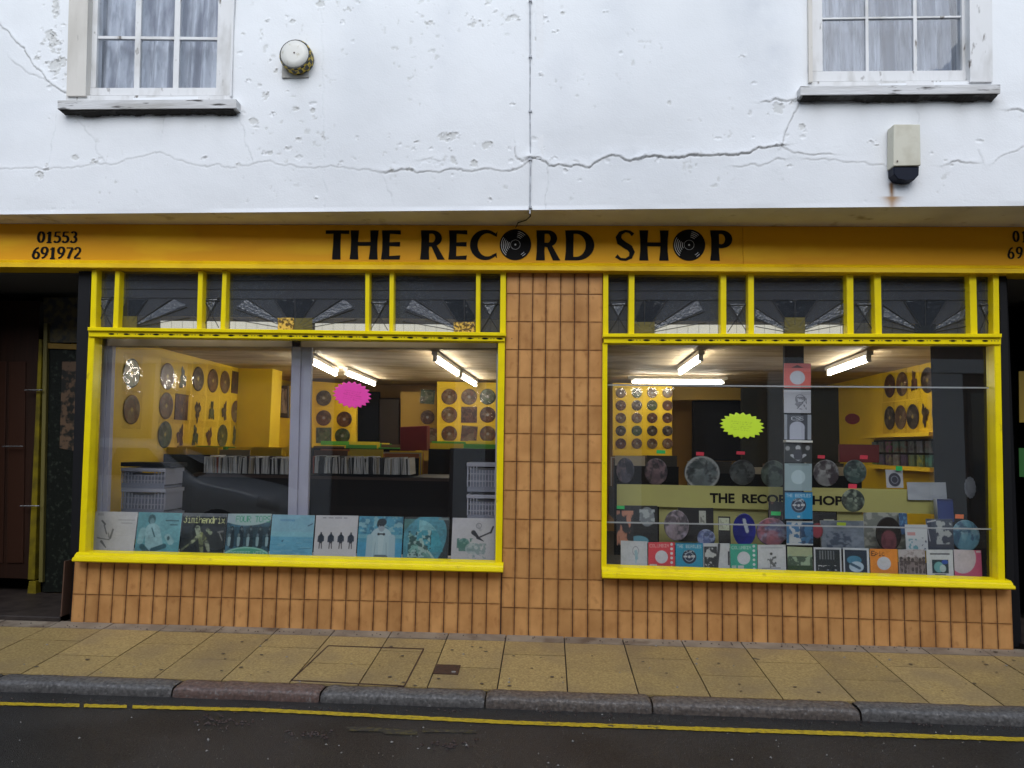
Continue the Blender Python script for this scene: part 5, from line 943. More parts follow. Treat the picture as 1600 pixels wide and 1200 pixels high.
# ------------------------------------------------------------------ records on the yellow walls
def wallpal(r): return [tuple(v*.55 for v in q) for q in _wp(r)]
def _wp(r): return r.choice([[(.10, .04, .03), (.22, .08, .05), (.30, .16, .10), (.05, .02, .02)], [(.04, .03, .03), (.14, .10, .08), (.3, .24, .2), (.05, .04, .04)], [(.05, .08, .05), (.12, .2, .1), (.3, .3, .2), (.03, .05, .03)], [(.2, .12, .08), (.4, .3, .2), (.1, .04, .03), (.3, .1, .06)]])
def wall_record(px, py, side, n, lab, shape='disc', size=.30, grp=None, dark=1.):
    r = random.Random(px*31+py); X = XLW if side == 'L' else XRW
    d = ray(px, py); k = (X-CAM[0])/d[0]; p = CAM+d*k
    ex = .004 if side == 'L' else -.004
    root = empty('wall_record', (X, p[1], p[2]), lab, 'record', grp)
    mm = MB(); h = size*.56; t = X+ex*4; N = 6; vs = []
    for i in range(N+1):
        for j in range(N+1):
            u, v = -1+2*i/N, -1+2*j/N; vs.append((t+(.006 if side == 'L' else -.006)*math.sin(i*2.1+px)*math.cos(j*1.3), p[1]+u*h*.98, p[2]+v*h*1.12))
    mm.add(vs, [(i*(N+1)+j, (i+1)*(N+1)+j, (i+1)*(N+1)+j+1, i*(N+1)+j+1) for i in range(N) for j in range(N)]); mm.build('plastic_sleeve', SLV, root, smooth=True)
    art = picture(r.randint(1, 900), 40, wallpal(r)); rr = size*.48
    if shape == 'disc': art.ell(.5, .5, .05, .05, (.5, .4, .1)); paint_round('disc', art, (p[1], p[2]), rr, rr, X+ex*2, .001, root, axis='X' if side == 'L' else '-X', nr=10, na=32)
    elif shape == 'figure': paint_round('shaped_disc', art, (p[1], p[2]), rr*.6, rr, X+ex*2, .001, root, axis='X' if side == 'L' else '-X', radial=lambda th: .75+.2*math.sin(th*3+px)+.12*math.sin(th*7), nr=10, na=40)
    else:
        m2 = MB(); m2.add([(X+ex*2, p[1]-rr, p[2]-rr), (X+ex*2, p[1]+rr, p[2]-rr), (X+ex*2, p[1]+rr, p[2]+rr), (X+ex*2, p[1]-rr, p[2]+rr), (X+ex*.2, p[1]-rr, p[2]-rr), (X+ex*.2, p[1]+rr, p[2]-rr), (X+ex*.2, p[1]+rr, p[2]+rr), (X+ex*.2, p[1]-rr, p[2]+rr)], [(0, 1, 2, 3), (0, 4, 5, 1), (1, 5, 6, 2), (2, 6, 7, 3), (3, 7, 4, 0)]); m2.build('square_sleeve', M('sleeve_print', tuple(c*.9 for c in wallpal(r)[0]), .5, c2=wallpal(r)[1], scale=14), root)
orde = ['first', 'second', 'third', 'fourth', 'fifth', 'sixth', 'seventh', 'eighth', 'ninth']
rowsL = [('top', [(205, 583, 'disc'), (261, 588, 'disc'), (285, 592, 'figure'), (309, 592, 'disc'), (332, 595, 'disc'), (351, 597, 'disc'), (369, 598, 'square'), (386, 601, 'disc')]),
         ('middle', [(205, 640, 'disc'), (259, 634, 'disc'), (283, 636, 'square'), (308, 642, 'figure'), (330, 643, 'figure'), (350, 643, 'figure'), (368, 643, 'disc'), (385, 644, 'disc')]),
         ('bottom', [(257, 679, 'disc'), (281, 682, 'figure'), (304, 682, 'figure'), (326, 683, 'figure'), (347, 681, 'disc'), (366, 681, 'figure'), (384, 680, 'disc')])]
for nm, L_ in rowsL:
    for i, (x, y, s_) in enumerate(L_): wall_record(x, y, 'L', i, {'disc': 'round', 'figure': 'cut out shaped', 'square': 'square dark'}[s_]+' record on the left yellow wall, %s row, %s from the window' % (nm, orde[i]), s_, grp='records pinned to the left yellow wall')
rowsR = [('top', [(1475, 590, 'disc'), (1450, 594, 'disc'), (1429, 597, 'figure'), (1410, 600, 'disc'), (1391, 603, 'disc')]), ('lower', [(1468, 645, 'disc'), (1446, 648, 'figure'), (1427, 651, 'disc'), (1408, 652, 'disc'), (1391, 653, 'disc')])]
for nm, L_ in rowsR:
    for i, (x, y, s_) in enumerate(L_): wall_record(x, y, 'R', i, {'disc': 'round', 'figure': 'cut out shaped', 'square': 'square dark'}[s_]+' record above the right wall shelf, %s row, %s from the window' % (nm, orde[i]), s_, size=.29, grp='records pinned to the right wall')
def front_record(px, py, Y, r_, kind, lab, grp, dark=False):
    r = random.Random(int(px*17+py)); c = XZ(px, py, Y); s_ = P(px+1, py, Y)[0]-c[0]; rr = r_*s_
    root = empty('wall_record', (c[0], Y, c[1]), lab, 'record', grp)
    mm = MB(); h = rr*1.14; N = 5; vs = []
    for i in range(N+1):
        for j in range(N+1): vs.append((c[0]-h+2*h*i/N, Y-.012-.005*math.sin(i*2.2+px)*math.cos(j*1.7), c[1]-h+2*h*j/N))
    mm.add(vs, [(i*(N+1)+j, (i+1)*(N+1)+j, (i+1)*(N+1)+j+1, i*(N+1)+j+1) for i in range(N) for j in range(N)]); mm.build('plastic_sleeve', SLV, root, smooth=True)
    art = picture(r.randint(1, 900), 36, wallpal(r))
    if kind == 'disc': art.ell(.5, .5, .08, .08, (.3, .3, .3)); paint_round('disc', art, c, rr, rr, Y-.006, .002, root, nr=8, na=28)
    else: t = r.uniform(-.12, .12); q_ = [(-1, 1), (1, 1), (1, -1), (-1, -1)]; paint_box('square_sleeve', art, [(c[0]+rr*(x*math.cos(t)-z*math.sin(t)), c[1]+rr*(x*math.sin(t)+z*math.cos(t))) for x, z in q_], Y-.006, .002, root)
for i, row in enumerate(['top', 'second', 'third']):
    for j, x in enumerate((702, 733, 762)):
        front_record(x, (620, 648, 678)[i], 5.6, 12.5, 'square' if (i, j) in ((1, 1), (2, 1)) else 'disc', ('square' if (i, j) in ((1, 1), (2, 1)) else 'round')+' record on the back yellow panel by the pillar, %s row, %s from the left' % (row, orde[j]), 'records on the back panel beside the pillar')
for x, y, k_, lab in ((506, 622, 'disc', 'round dark record high on the panel right of the middle post'), (506, 653, 'disc', 'round dark record midway on the panel right of the middle post'), (538, 655, 'disc', 'reddish round record under the pink starburst'), (506, 680, 'square', 'square dark sleeve low on the panel right of the middle post'), (535, 681, 'disc', 'round record low on the panel beside the dark doorway')):
    front_record(x, y, 5.6, 12, k_, lab, 'records on the panel right of the middle post')
for x, y, k_, lab in ((668, 652, 'disc', 'round dark record on the ochre panel, middle height'), (668, 620, 'square', 'dim square sleeve at the top of the ochre panel'), (676, 680, 'square', 'dark square sleeve low on the ochre panel')): front_record(x, y, 5.9, 11, k_, lab, 'records on the ochre panel')
for i, row in enumerate(['top', 'second', 'third', 'fourth', 'bottom']):
    for j, x in enumerate((970, 995, 1019, 1043)):
        front_record(x, (614, 633.5, 653, 673, 693)[i], 5.0, 8.3 if i else 8, 'disc', 'small round record on the right window yellow panel, %s row, %s from the left' % (row, orde[j]), 'small records on the yellow panel behind the right window')
# yellow shelves with rows of CDs on the right wall
def on_x(px, py, X): d = ray(px, py); k = (X-CAM[0])/d[0]; return CAM+d*k
a = on_x(1384, 678, XRW); b = on_x(1478, 679, XRW)
for py, lab, h in ((678, 'upper yellow shelf on the right wall', .03), (731, 'lower yellow shelf on the right wall', .03)):
    z = on_x(1430, py, XRW-.15)[2]; mm = MB(); mm.box(XRW-.22, XRW-.002, b[1]-.1, a[1]+.3, z-h, z+h*.3); mm.build('wall_shelf', IYEL, None, label=lab, cat='shelf', group='yellow shelves on the right wall')
z0 = on_x(1430, 731, XRW-.15)[2]+.012; z1 = on_x(1430, 678, XRW-.15)[2]-.05
mm = MB(); mm.box(XRW-.012, XRW-.003, b[1]-.1, a[1]+.3, z0, z1); mm.build('shelf_backing', BLK, B)
for r_ in range(2):
    for k in range(9):
        y = b[1]-.05+k*(a[1]-b[1]+.3)/9; h = (z1-z0)*.42; z = z0+r_*(z1-z0)*.5; mm = MB(); mm.box(XRW-.08, XRW-.06, y, y+.13, z, z+h); rr = random.Random(k+r_*9)
        mm.build('disc_case', M('case_print', tuple(rr.uniform(.04, .25) for _ in range(3)), .3, c2=tuple(rr.uniform(.02, .12) for _ in range(3)), scale=18), None, label='small disc case between the yellow shelves, %s row, %s from the window' % (('lower', 'upper')[r_], orde[k]), cat='disc case', group='disc cases racked between the yellow shelves')

# picture frame on recess
pf = empty('framed_picture', tuple(P(444, 655, 5.19)), 'dark framed picture on the yellow wall left of the middle post', 'picture frame')
mm = MB(); mm.pq([(436, 602), (451, 603), (451, 653), (436, 652)], 5.16, 5.199, ch=.01); mm.build('frame', DWOOD, pf)
paint_box('print', picture(77, 32, [(.2, .12, .08), (.4, .3, .25), (.05, .04, .04), (.3, .2, .15)]), [XZ(439, 607, 5.155), XZ(448, 608, 5.155), XZ(448, 646, 5.155), XZ(439, 645, 5.155)], 5.155, .002, pf)
# strip lights
def strip(a, b, lab, r=.019, drop=.05):
    a = np.array(a); b = np.array(b); root = empty('strip_light', tuple((a+b)/2+np.array([0, 0, drop])), lab, 'strip light', 'fluorescent strip lights')
    mm = MB(); mm.tube([a, b], r, 10); mm.build('tube', LUM, root, smooth=True)
    mm = MB(); up = np.array([0, 0, drop+r]); d = (b-a)/np.linalg.norm(b-a); s_ = np.cross(d, [0, 0, 1])*.03
    v = [a-d*.05+up-s_-[0, 0, .03], b+d*.05+up-s_-[0, 0, .03], b+d*.05+up+s_-[0, 0, .03], a-d*.05+up+s_-[0, 0, .03]]; mm.add(v+[x+np.array([0, 0, .04]) for x in v], [(0, 1, 2, 3), (4, 7, 6, 5), (0, 4, 5, 1), (1, 5, 6, 2), (2, 6, 7, 3), (3, 7, 4, 0)])
    for e_ in (a, b): mm.box(e_[0]-.02, e_[0]+.02, e_[1]-.015, e_[1]+.015, e_[2]-.02, e_[2]+drop)
    mm.build('fitting', FIT, root)
ZTU = ZC-.09
def at_z(px, py, Z): d = ray(px, py); k = (Z-CAM[2])/d[2]; return CAM+d*k
for p0, p1, lab in (((487, 566), (524, 585), 'lit tube nearest the middle post in the left window'), ((541, 584), (585, 601), 'lit tube above the pink starburst'), ((680, 562), (715, 585), 'nearer lit tube of the pair towards the pillar'), ((720, 588), (743, 602), 'farther lit tube of the pair towards the pillar'),
                    ((1095, 561), (1063, 583), 'short slanting lit tube high in the right window left of the post'), ((1357, 562), (1295, 584), 'long slanting lit tube right of the display post')):
    a, b = at_z(*p0, ZTU), at_z(*p1, ZTU); m_ = (a[0]+b[0])/2; strip((m_, a[1], ZTU) if False else a, b, lab)
a, b = P(988, 597, 4.4), P(1130, 598, 4.4); strip(a, b, 'long level lit tube left of the display post')
a, b = P(1490, 600, 3.2), P(1545, 600, 3.2); strip(a, b, 'level lit tube at the right edge of the right window')
a, b = P(395, 503, .9), P(560, 503, .9)
LUM2 = M('added_glow_band', (1, 1, 1), .5, emit=(1, .88, .72), es=1.1)  # added glow imitating the bright lit ceiling band behind the top panes
for xa, xb, ya, yb_, lab in ((250, 432, 507, 509, 'added glowing cream band behind the top lights left of the middle post'), (492, 708, 511, 513, 'added glowing cream band behind the top lights right of the middle post'), (1022, 1224, 513, 513.5, 'added glowing cream band behind the left top lights of the right window'), (1260, 1322, 513, 513.5, 'short added glowing cream band behind the central top light')):
    mm = MB(); mm.pq([(xa, ya-6), (xb, yb_-6), (xb, yb_+9), (xa, ya+9)], .18, .21, ch=.004); mm.build('strip_light', LUM2, None, label=lab, cat='strip light', group='added glowing bands behind the top lights')  # no real fitting: an added glowing box stands for the lit ceiling

# counter, filed records, browsers, crates
ct = empty('shop_counter', tuple(P(500, 900, 1.5)), 'long black panelled counter behind the left window', 'counter')
a = P(300, 739, 1.45); b = P(712, 741, 1.45)
mm = MB(); mm.box(a[0], b[0], 1.45, 2.3, ZFL, a[2], ch=.004); mm.build('body', BLK, ct)
mm = MB(); mm.box(a[0]+.01, b[0]-.01, 1.44, 1.448, a[2]-.03, a[2]-.004); mm.build('edge_strip', DWOOD, ct)
SP = [M('spine_white', (.55, .55, .56), .5, rnd=.25), M('spine_dark', (.03, .03, .035), .5, rnd=.3), M('spine_cream', (.42, .36, .28), .5, rnd=.3), M('spine_red', (.35, .09, .05), .5, rnd=.3)]
spm = []
for mt in SP:
    mm = MB(); mm.box(-.0045, .0045, 0, .31, 0, .155); spm.append(mm.mesh('filed_record', mt))
def filed(px0, px1, Y, py, grp, lab, step=.0115, sc_h=1., pal=(6, 2, 1, .3)):
    a = P(px0, py, Y); b = P(px1, py, Y); x = a[0]
    while x < b[0]:
        k = random.choices(range(4), pal)[0]
        o = bpy.data.objects.new('filed_record', spm[k]); col.objects.link(o); o.location = (x, Y+random.uniform(0, .02), a[2]+.002); o.scale = (random.uniform(.7, 1.1), 1, sc_h*random.uniform(.9, 1.04)); o.rotation_euler = (0, random.uniform(-.09, .05), random.uniform(-.02, .02))
        tag(o, (('white', 'black', 'cream', 'red')[k]+' spined '+lab), 'record', grp); x += step*random.uniform(.8, 1.4)
filed(318, 449, 1.47, 739, 'records filed on the counter left of the middle post', 'record filed on the counter left of the middle post')
filed(487, 640, 1.47, 739.5, 'records filed on the counter right of the middle post', 'record filed on the counter right of the middle post')
def browser(px0, px1, py0, py1, Y0, Y1, n, cols_, lab):
    root = empty('record_browser', tuple(P((px0+px1)/2, py1, Y0)), lab, 'record rack', 'record browsers inside the shop')
    a, b = P(px0, py1, Y0), P(px1, py1, Y0); zt = P(px0, py0, (Y0+Y1)/2)[2]
    mm = MB(); mm.box(a[0], b[0], Y0-.02, Y0, ZFL, a[2]+.02); mm.box(a[0], b[0], Y0, Y1, ZFL+.5, a[2]-.25); mm.build('case', BLK, root)
    W2 = (b[0]-a[0]); nb = max(1, int(W2/.34)); bw = W2/nb
    for i in range(nb):
        for j in range(n):
            y = Y0+.03+(Y1-Y0-.05)*j/n; mt = random.choice(cols_); z = zt+random.uniform(-.05, .02)
            mm = MB(); mm.box(a[0]+i*bw+.01, a[0]+(i+1)*bw-.01, y, y+.012, a[2]-.24, z); mm.build('divider_card' if mt in (CY, CG) else 'record', mt, root)
CY = M('divider_yellow', (.75, .55, .03), .5); CG = M('divider_green', (.10, .42, .06), .5); CO_ = M('sleeve_orange', (.40, .14, .05), .5); CB_ = M('sleeve_brown', (.14, .07, .04), .5); CW_ = M('sleeve_grey', (.4, .38, .33), .5); CK = M('sleeve_black', (.03, .03, .03), .5)
browser(240, 440, 697, 712, 2.5, 3.3, 7, [CY, CY, CY, CG, CW_], 'browser of yellow topped dividers under the left wall records')
browser(487, 655, 703, 716, 1.9, 2.3, 5, [CO_, CO_, CB_, CW_, CY], 'browser of orange and brown sleeves behind the counter')
browser(487, 640, 691, 702, 3.2, 4.2, 7, [CY, CY, CG, CB_], 'far browser with yellow and green dividers beside the dark doorway')
browser(670, 780, 690, 704, 3.0, 3.8, 7, [CY, CG, CY, CW_], 'browser with green edged dividers below the panel by the pillar')
browser(960, 1060, 712, 730, 3.2, 4.0, 4, [CK, CB_, CK, CW_], 'dark browser below the small records in the right window')
browser(1090, 1345, 722, 742, 2.6, 3.4, 4, [CK, CK, CB_, CW_], 'dark browser across the middle of the right window')
mm = MB(); mm.pq([(624, 668), (640, 668), (640, 665), (668, 665), (668, 704), (624, 704)][0:1]*0+[(625, 667), (667, 665), (667, 704), (625, 704)], 2.9, 3.1, ch=.005); mm.build('maroon_case', MAR, None, label='maroon display case standing among the browsers right of the dark door', cat='case')
def crate(px0, px1, py0, py1, Y, lab, grp='pale plastic crates of stock'):
    a, b = P(px0, py1, Y), P(px1, py0, Y); x0, x1, z0, z1 = a[0], b[0], a[2], b[2]; dp = .30
    root = empty('plastic_crate', ((x0+x1)/2, Y+dp/2, z0), lab, 'crate', grp); h = z1-z0; w2 = x1-x0
    mm = MB(); mm.box(x0-.008, x1+.008, Y-.008, Y+.012, z1-.03, z1, ch=.003); mm.box(x0-.008, x1+.008, Y+dp-.012, Y+dp+.008, z1-.03, z1); mm.box(x0-.008, x0+.012, Y+.013, Y+dp-.013, z1-.03, z1); mm.box(x1-.012, x1+.008, Y+.013, Y+dp-.013, z1-.03, z1); mm.build('rim', CRATE, root)
    mm = MB(); mm.box(x0, x1, Y, Y+dp, z0, z0+.02); mm.box(x0, x1, Y, Y+.006, z0+.021, z0+.04); mm.build('base', CRATED, root)
    n = 13
    mm = MB()
    for i in range(n+1):
        x = x0+w2*i/n; 
        if 4 <= i <= n-4: mm.box(x-.004, x+.004, Y, Y+.006, z0+.04, z1-.055)
        else: mm.box(x-.004, x+.004, Y, Y+.006, z0+.04, z1-.03)
    for k in (.35, .6): mm.box(x0, x1, Y+.0065, Y+.009, z0+h*k, z0+h*k+.008)
    mm.box(x0, x0+.006, Y+.02, Y+dp, z0+.03, z1-.03); mm.box(x1-.006, x1, Y+.02, Y+dp, z0+.03, z1-.03); mm.build('lattice', CRATE, root)
    mm = MB(); mm.box(x0+.02, x1-.02, Y+.04, Y+dp-.04, z0+.025, z1-.05); mm.build('contents', CRATED, root)
crate(189, 258, 732, 762, .75, 'pale crate of stock, upper one behind the left end of the left window')
crate(189, 258, 764, 802, .75, 'pale crate directly above the blue green album')
crate(188, 258, 802.5, 842, .75, 'bottom crate of the left stack, mostly hidden by the albums')
crate(730, 792, 724, 768, .75, 'upper pale crate of the stack beside the pillar')
crate(730, 792, 774, 812, .75, 'lower pale crate of the stack beside the pillar')
mm = MB(); a, b = P(187, 728, .75), P(300, 714, .75); mm.box(a[0], a[0]+.42, .76, 1.05, a[2]-.004, a[2]+.03, ch=.004); mm.build('black_lid', BLK, None, label='black lid lying on the left stack of crates', cat='tray')  # the lid on top of the left crate stack
mm = MB(); a, b = P(700, 760, 1.0), P(792, 702, 1.0); mm.box(a[0], b[0], 1.06, 1.5, ZFL, b[2], ch=.006); mm.build('black_cabinet', BLK, None, label='black cabinet behind the crates by the pillar', cat='cabinet')

# ------------------------------------------------------------------ entrances at both ends
def porch(x0, x1, sgn, nm, lab):
    yb = 1.0; E = empty(nm, (((x0+x1)/2), yb, ZFL), parent=B)
    z1 = P(60, 436, .3)[2]
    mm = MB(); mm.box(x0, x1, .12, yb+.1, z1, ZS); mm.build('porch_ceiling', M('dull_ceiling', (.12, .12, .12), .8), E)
    mm = MB(); mm.box(x0, x1, .0, yb+.1, gz((x0+x1)/2)-.12, gz((x0+x1)/2)+.03, ch=.006); mm.build('doorstep', DSTEP, E)
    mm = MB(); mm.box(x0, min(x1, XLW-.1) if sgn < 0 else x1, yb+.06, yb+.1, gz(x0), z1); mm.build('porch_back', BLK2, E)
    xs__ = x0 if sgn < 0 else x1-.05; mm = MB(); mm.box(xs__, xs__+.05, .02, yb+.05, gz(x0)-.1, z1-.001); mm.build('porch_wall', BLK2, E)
    return E, yb, z1
xp1 = P(112, 700)[0]; xp0 = P(-170, 700)[0]
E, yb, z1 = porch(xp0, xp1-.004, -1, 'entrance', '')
mm = MB(); xe = P(143, 500)[0]; mm.box(P(126, 600, .0)[0], xe-.004, .0, .06, gz(-3), zb_-.001) if False else mm.pq([(123, 424), (142.5, 424), (122, 866), (110, 866)], .01, .06); mm.build('door_post', BLK, E)
YD = .78
D_ = empty('panelled_door', tuple(P(-5, 905, YD)), parent=E) if False else E
def ep(name, c, Y0, Y1, mt, ch=.0): mm = MB(); mm.pq(c, Y0, Y1, ch=ch); return mm.build(name, mt, E)
ep('door', [(-110, 470), (62, 470), (50, 905), (-115, 900)], YD, YD+.05, WDOOR, .004)
for c in ([(-2, 565), (10, 565), (4, 880), (-8, 880)], [(14, 565), (40, 565), (36, 880), (10, 880)]): ep('door_panel', c, YD-.012, YD-.002, M('door_panel_brown', (.036, .015, .009), .45, spec=.2), .004)  # panels darkened too, porch shade in their base colour
YELSH = M('porch_shaded_yellow', (.22, .17, .008), .5, c2=(.10, .08, .01), scale=9, spec=.2)  # darker copy of the yellow paint, porch shade put into its colour
ep('yellow_jamb', [(60.5, 530), (65.5, 530), (54, 906), (43, 906)], YD-.03, YD+.04, YELSH, .003)
ep('yellow_skirt', [(45, 908), (56, 908), (56, 930), (42, 928)], YD-.03, YD+.03, YELSH, .003)
ep('frame_post', [(68, 505), (74, 505), (66, 910), (60, 910)], YD-.03, YD+.02, M('olive_frame', (.14, .12, .03), .5), .003)
ep('leafy_side_light', [(77, 545), (124, 545), (112, 925), (66, 925)], YD, YD+.03, FOIL)
ep('patterned_pane', [(97, 565), (119, 565), (116, 705), (93, 700)], YD-.004, YD-.001, M('floral_glass', (.12, .075, .045), .3, c2=(.015, .015, .012), scale=16, detail=3, thr=(.46, .56)))
ep('transom_panel', [(68, 465), (124, 465), (124, 535), (68, 535)], YD, YD+.02, M('dim_poster', (.09, .07, .02), .5, c2=(.02, .02, .02), scale=14, detail=3, thr=(.42, .58)))
ep('transom_lintel', [(70, 536), (124, 538), (124, 546), (70, 544)], YD-.02, YD+.03, M('ochre_paint', (.24, .14, .01), .5))
for x0, x1, y in ((38, 66, 609.5), (4, 36, 697.5), (32, 62, 790.5)):
    mm = MB(); a, b = P(x0, y, YD-.06), P(x1, y, YD-.06); mm.tube([a, b], .006, 8); mm.build('push_bar', M('polished_steel', (.5, .5, .52), .25, metal=.9), E)
xq0 = P(1587, 700)[0]; xq1 = P(1900, 700)[0]
E, yb, z1 = porch(xq0+.02, xq1, 1, 'entrance', '')
ep('door_post', [(1561.5, 424), (1572, 424), (1585, 921), (1573, 921)], .01, .06, BLK)
ep('door', [(1606, 470), (1800, 470), (1810, 1000), (1610, 990)], YD, YD+.05, WDOOR, .004)
ep('poster', [(1592, 580), (1602, 580), (1602, 660), (1593, 660)], YD-.01, YD-.004, M('ochre_poster', (.28, .19, .02), .5)); ep('green_notice', [(1592, 700), (1603, 700), (1604, 745), (1593, 745)], YD-.01, YD-.004, M('green_notice', (.03, .14, .03), .5))
# plain ground floor walls beyond the entrances
mm = MB(); mm.box(P(-700, 700)[0], xp0, .0, .3, gz(-6)-.6, ZS-.001); mm.build('side_wall', WPL, B)
mm = MB(); mm.box(xq1, P(2300, 700)[0], .0, .3, gz(6)-.6, ZS-.001); mm.build('side_wall', WPL, B)
# porch sides towards the shop
mm = MB(); mm.box(xp1-.012, xp1-.004, .02, YD+.2, gz(-3)-.05, P(118, 878)[2]); mm.build('porch_side', GROUT, B)

# ------------------------------------------------------------------ pavement
pv = empty('pavement', (0, 0, gz(0))); tag(pv, kind='structure')
def slabmesh(poly, th=.04, mt=SLAB, nm='paving_slab', g=.0042, parent=pv, dz=0):
    cx = sum(p[0] for p in poly)/4; cy = sum(p[1] for p in poly)/4
    pl = [(x+(g if x < cx else -g), y+(g if y < cy else -g)) for x, y in poly]; ins = [(x+(.004 if x < cx else -.004), y+(.004 if y < cy else -.004)) for x, y in poly]
    tx, ty = random.uniform(-.003, .003), random.uniform(-.003, .003); dz += random.uniform(-.0015, .0015)
    zf = lambda x, y: pz(x, y)+dz+(x-cx)*tx+(y-cy)*ty
    v = [(x, y, zf(x, y)) for x, y in ins]+[(x, y, zf(x, y)-.004) for x, y in pl]+[(x, y, zf(x, y)-th) for x, y in pl]
    mm = MB(); mm.add(v, [(0, 1, 2, 3)]+[(i, i+4, (i+1) % 4+4, (i+1) % 4) for i in range(4)]+[(i+4, i+8, (i+1) % 4+8, (i+1) % 4+4) for i in range(4)]); return mm.build(nm, mt, parent)
js = [on_pave(x, 998+(x-800)*.0265)[0] for x in (790, 881, 972, 1064, 1157, 1252, 1347, 1442, 1540)]
stp = (js[-1]-js[0])/8
xs_ = [js[0]+stp*k for k in range(-19, 20)]
YE = -.13
for k in range(len(xs_)-1):
    x0, x1 = xs_[k], xs_[k+1]; split = KB*.66 if k % 2 == 0 else KB*.40
    slabmesh([(x0, YE), (x0, split), (x1, split), (x1, YE)]); slabmesh([(x0, split), (x0, KB+.004), (x1, KB+.004), (x1, split)])
    for (a, b) in ((x0, x1),): slabmesh([(a, .02), (a, YE+.001), (b, YE+.001), (b, .02)], mt=SLABE, nm='edging_slab')
mm = MB(); mm.add([(xs_[0], .3, gz(xs_[0])-.012), (xs_[-1], .3, gz(xs_[-1])-.012), (xs_[-1], KB, pz(xs_[-1], KB)-.012), (xs_[0], KB, pz(xs_[0], KB)-.012), (xs_[0], 0, gz(xs_[0])-.012), (xs_[-1], 0, gz(xs_[-1])-.012)], [(4, 5, 2, 3), (0, 1, 5, 4)]); mm.build('joint_bed', BED, pv)
# inspection cover outline and drain
a = on_pave(513, 1009); b = on_pave(662, 1014); c = on_pave(455, 1063); d = on_pave(632, 1072)
ic = empty('inspection_cover', (float(a[0]+b[0])/2, float(a[1]), float(a[2])), 'slab filled inspection cover with a rusty dark rim in the pavement', 'inspection cover')
def strip_on(p, q_, wdt, dz=.004, mt=IRON, nm='rim', parent=ic):
    p, q_ = np.array(p[:2]), np.array(q_[:2]); t = (q_-p)/np.linalg.norm(q_-p); n_ = np.array([-t[1], t[0]])*wdt/2
    pts = [p-n_, q_-n_, q_+n_, p+n_]; mm = MB(); mm.add([(x, y, pz(x, y)+dz) for x, y in pts]+[(x, y, pz(x, y)-.01) for x, y in pts], [(0, 1, 2, 3), (0, 4, 5, 1), (1, 5, 6, 2), (2, 6, 7, 3), (3, 7, 4, 0)]); return mm.build(nm, mt, parent)
strip_on(a, b, .013, .002); strip_on(a, c, .008, .002); strip_on(b, d, .008, .002); strip_on(c, d, .012, .002)
a = on_pave(682, 1039); b = on_pave(720, 1040); c = on_pave(672, 1053); 
st_ = empty('stop_tap_cover', (float(a[0]+b[0])/2, float(a[1]+c[1])/2, float(a[2])), 'small rusty rectangular stop tap lid in the pavement', 'cover')
x0, x1, y0, y1 = a[0], b[0], c[1], a[1]; mm = MB()
mm.add([(x, y, pz(x, y)+.005) for x, y in ((x0, y0), (x1, y0), (x1, y1), (x0, y1))]+[(x, y, pz(x, y)-.02) for x, y in ((x0, y0), (x1, y0), (x1, y1), (x0, y1))], [(0, 1, 2, 3), (0, 4, 5, 1), (1, 5, 6, 2), (2, 6, 7, 3), (3, 7, 4, 0)]); mm.build('lid', IRON, st_)
mm = MB(); mm.tube([(x0+.12, y0+.03, pz(x0, y0)+.006), (x0+.12, y0+.03, pz(x0, y0)+.009)], .014, 10); mm.build('keyhole_plug', SPK, st_)
# ------------------------------------------------------------------ kerb stones
kb = empty('kerb', (0, KB, gz(0))); tag(kb, kind='structure')
def kx(px): return on_pave(px, 1052+px*.03125+6)[0]
kj = [kx(-650), kx(-330), kx(5-8), kx(280), kx(507), kx(760), kx(1016), kx(1333), kx(1640), kx(1960), kx(2260)]
km = [2, 0, 0, 1, 0, 2, 2, 0, 1, 0]
km[1] = 0
for i in range(len(kj)-1):
    x0, x1 = kj[i]+.005, kj[i+1]-.005; nxk = 44; prof = [(KB-.003, -.03), (KB-.003, .002), (KB-.03, .005), (KB-.065, .005), (KB-.100, .002), (KB-.118, -.004), (KB-.127, -.016), (KB-.131, -.045), (KB-.134, -.20)]
    nP = len(prof); f1 = fbm((nP, nxk+1), 6, 300+i, 3); f2 = fbm((nP, nxk+1), 3, 340+i, 2); co = np.zeros((nP, nxk+1, 3)); off = random.uniform(-.006, .006)
    for p_, (y, z) in enumerate(prof):
        for k in range(nxk+1):
            x = x0+(x1-x0)*k/nxk; e_ = min(k, nxk-k); rd = .012*max(0, 1-e_/1.5)**2*(p_ > 0)
            co[p_, k] = (x+random.uniform(-.001, .001), y+(f1[p_, k]-.5)*.020*(p_ > 2)+rd*.6, pz(x, KB)+z+(f2[p_, k]-.5)*.012*(p_ > 0)+off-rd)
    ii = np.arange(nP*(nxk+1)).reshape(nP, nxk+1); qs = np.stack([ii[:-1, :-1], ii[1:, :-1], ii[1:, 1:], ii[:-1, 1:]], -1).reshape(-1, 4)
    me = grid_mesh('kerb_stone', co.reshape(-1, 3), qs, None, GRA[km[i]]); o = link('kerb_stone', me, kb)
    bm = bmesh.new(); bm.from_mesh(me); 
    bmesh.ops.contextual_create(bm, geom=[v for v in bm.verts if v.index % (nxk+1) == 0]) if False else None
    bm.free()
mm = MB(); mm.add([(kj[0], KB-.01, pz(kj[0], KB)-.03), (kj[-1], KB-.01, pz(kj[-1], KB)-.03), (kj[-1], KF+.03, pz(kj[-1], KB)-.035), (kj[0], KF+.03, pz(kj[0], KB)-.035), (kj[0], KF+.03, pz(kj[0], KB)-.2), (kj[-1], KF+.03, pz(kj[-1], KB)-.2)], [(0, 1, 2, 3), (3, 2, 5, 4)]); mm.build('kerb_bed', BED, kb)
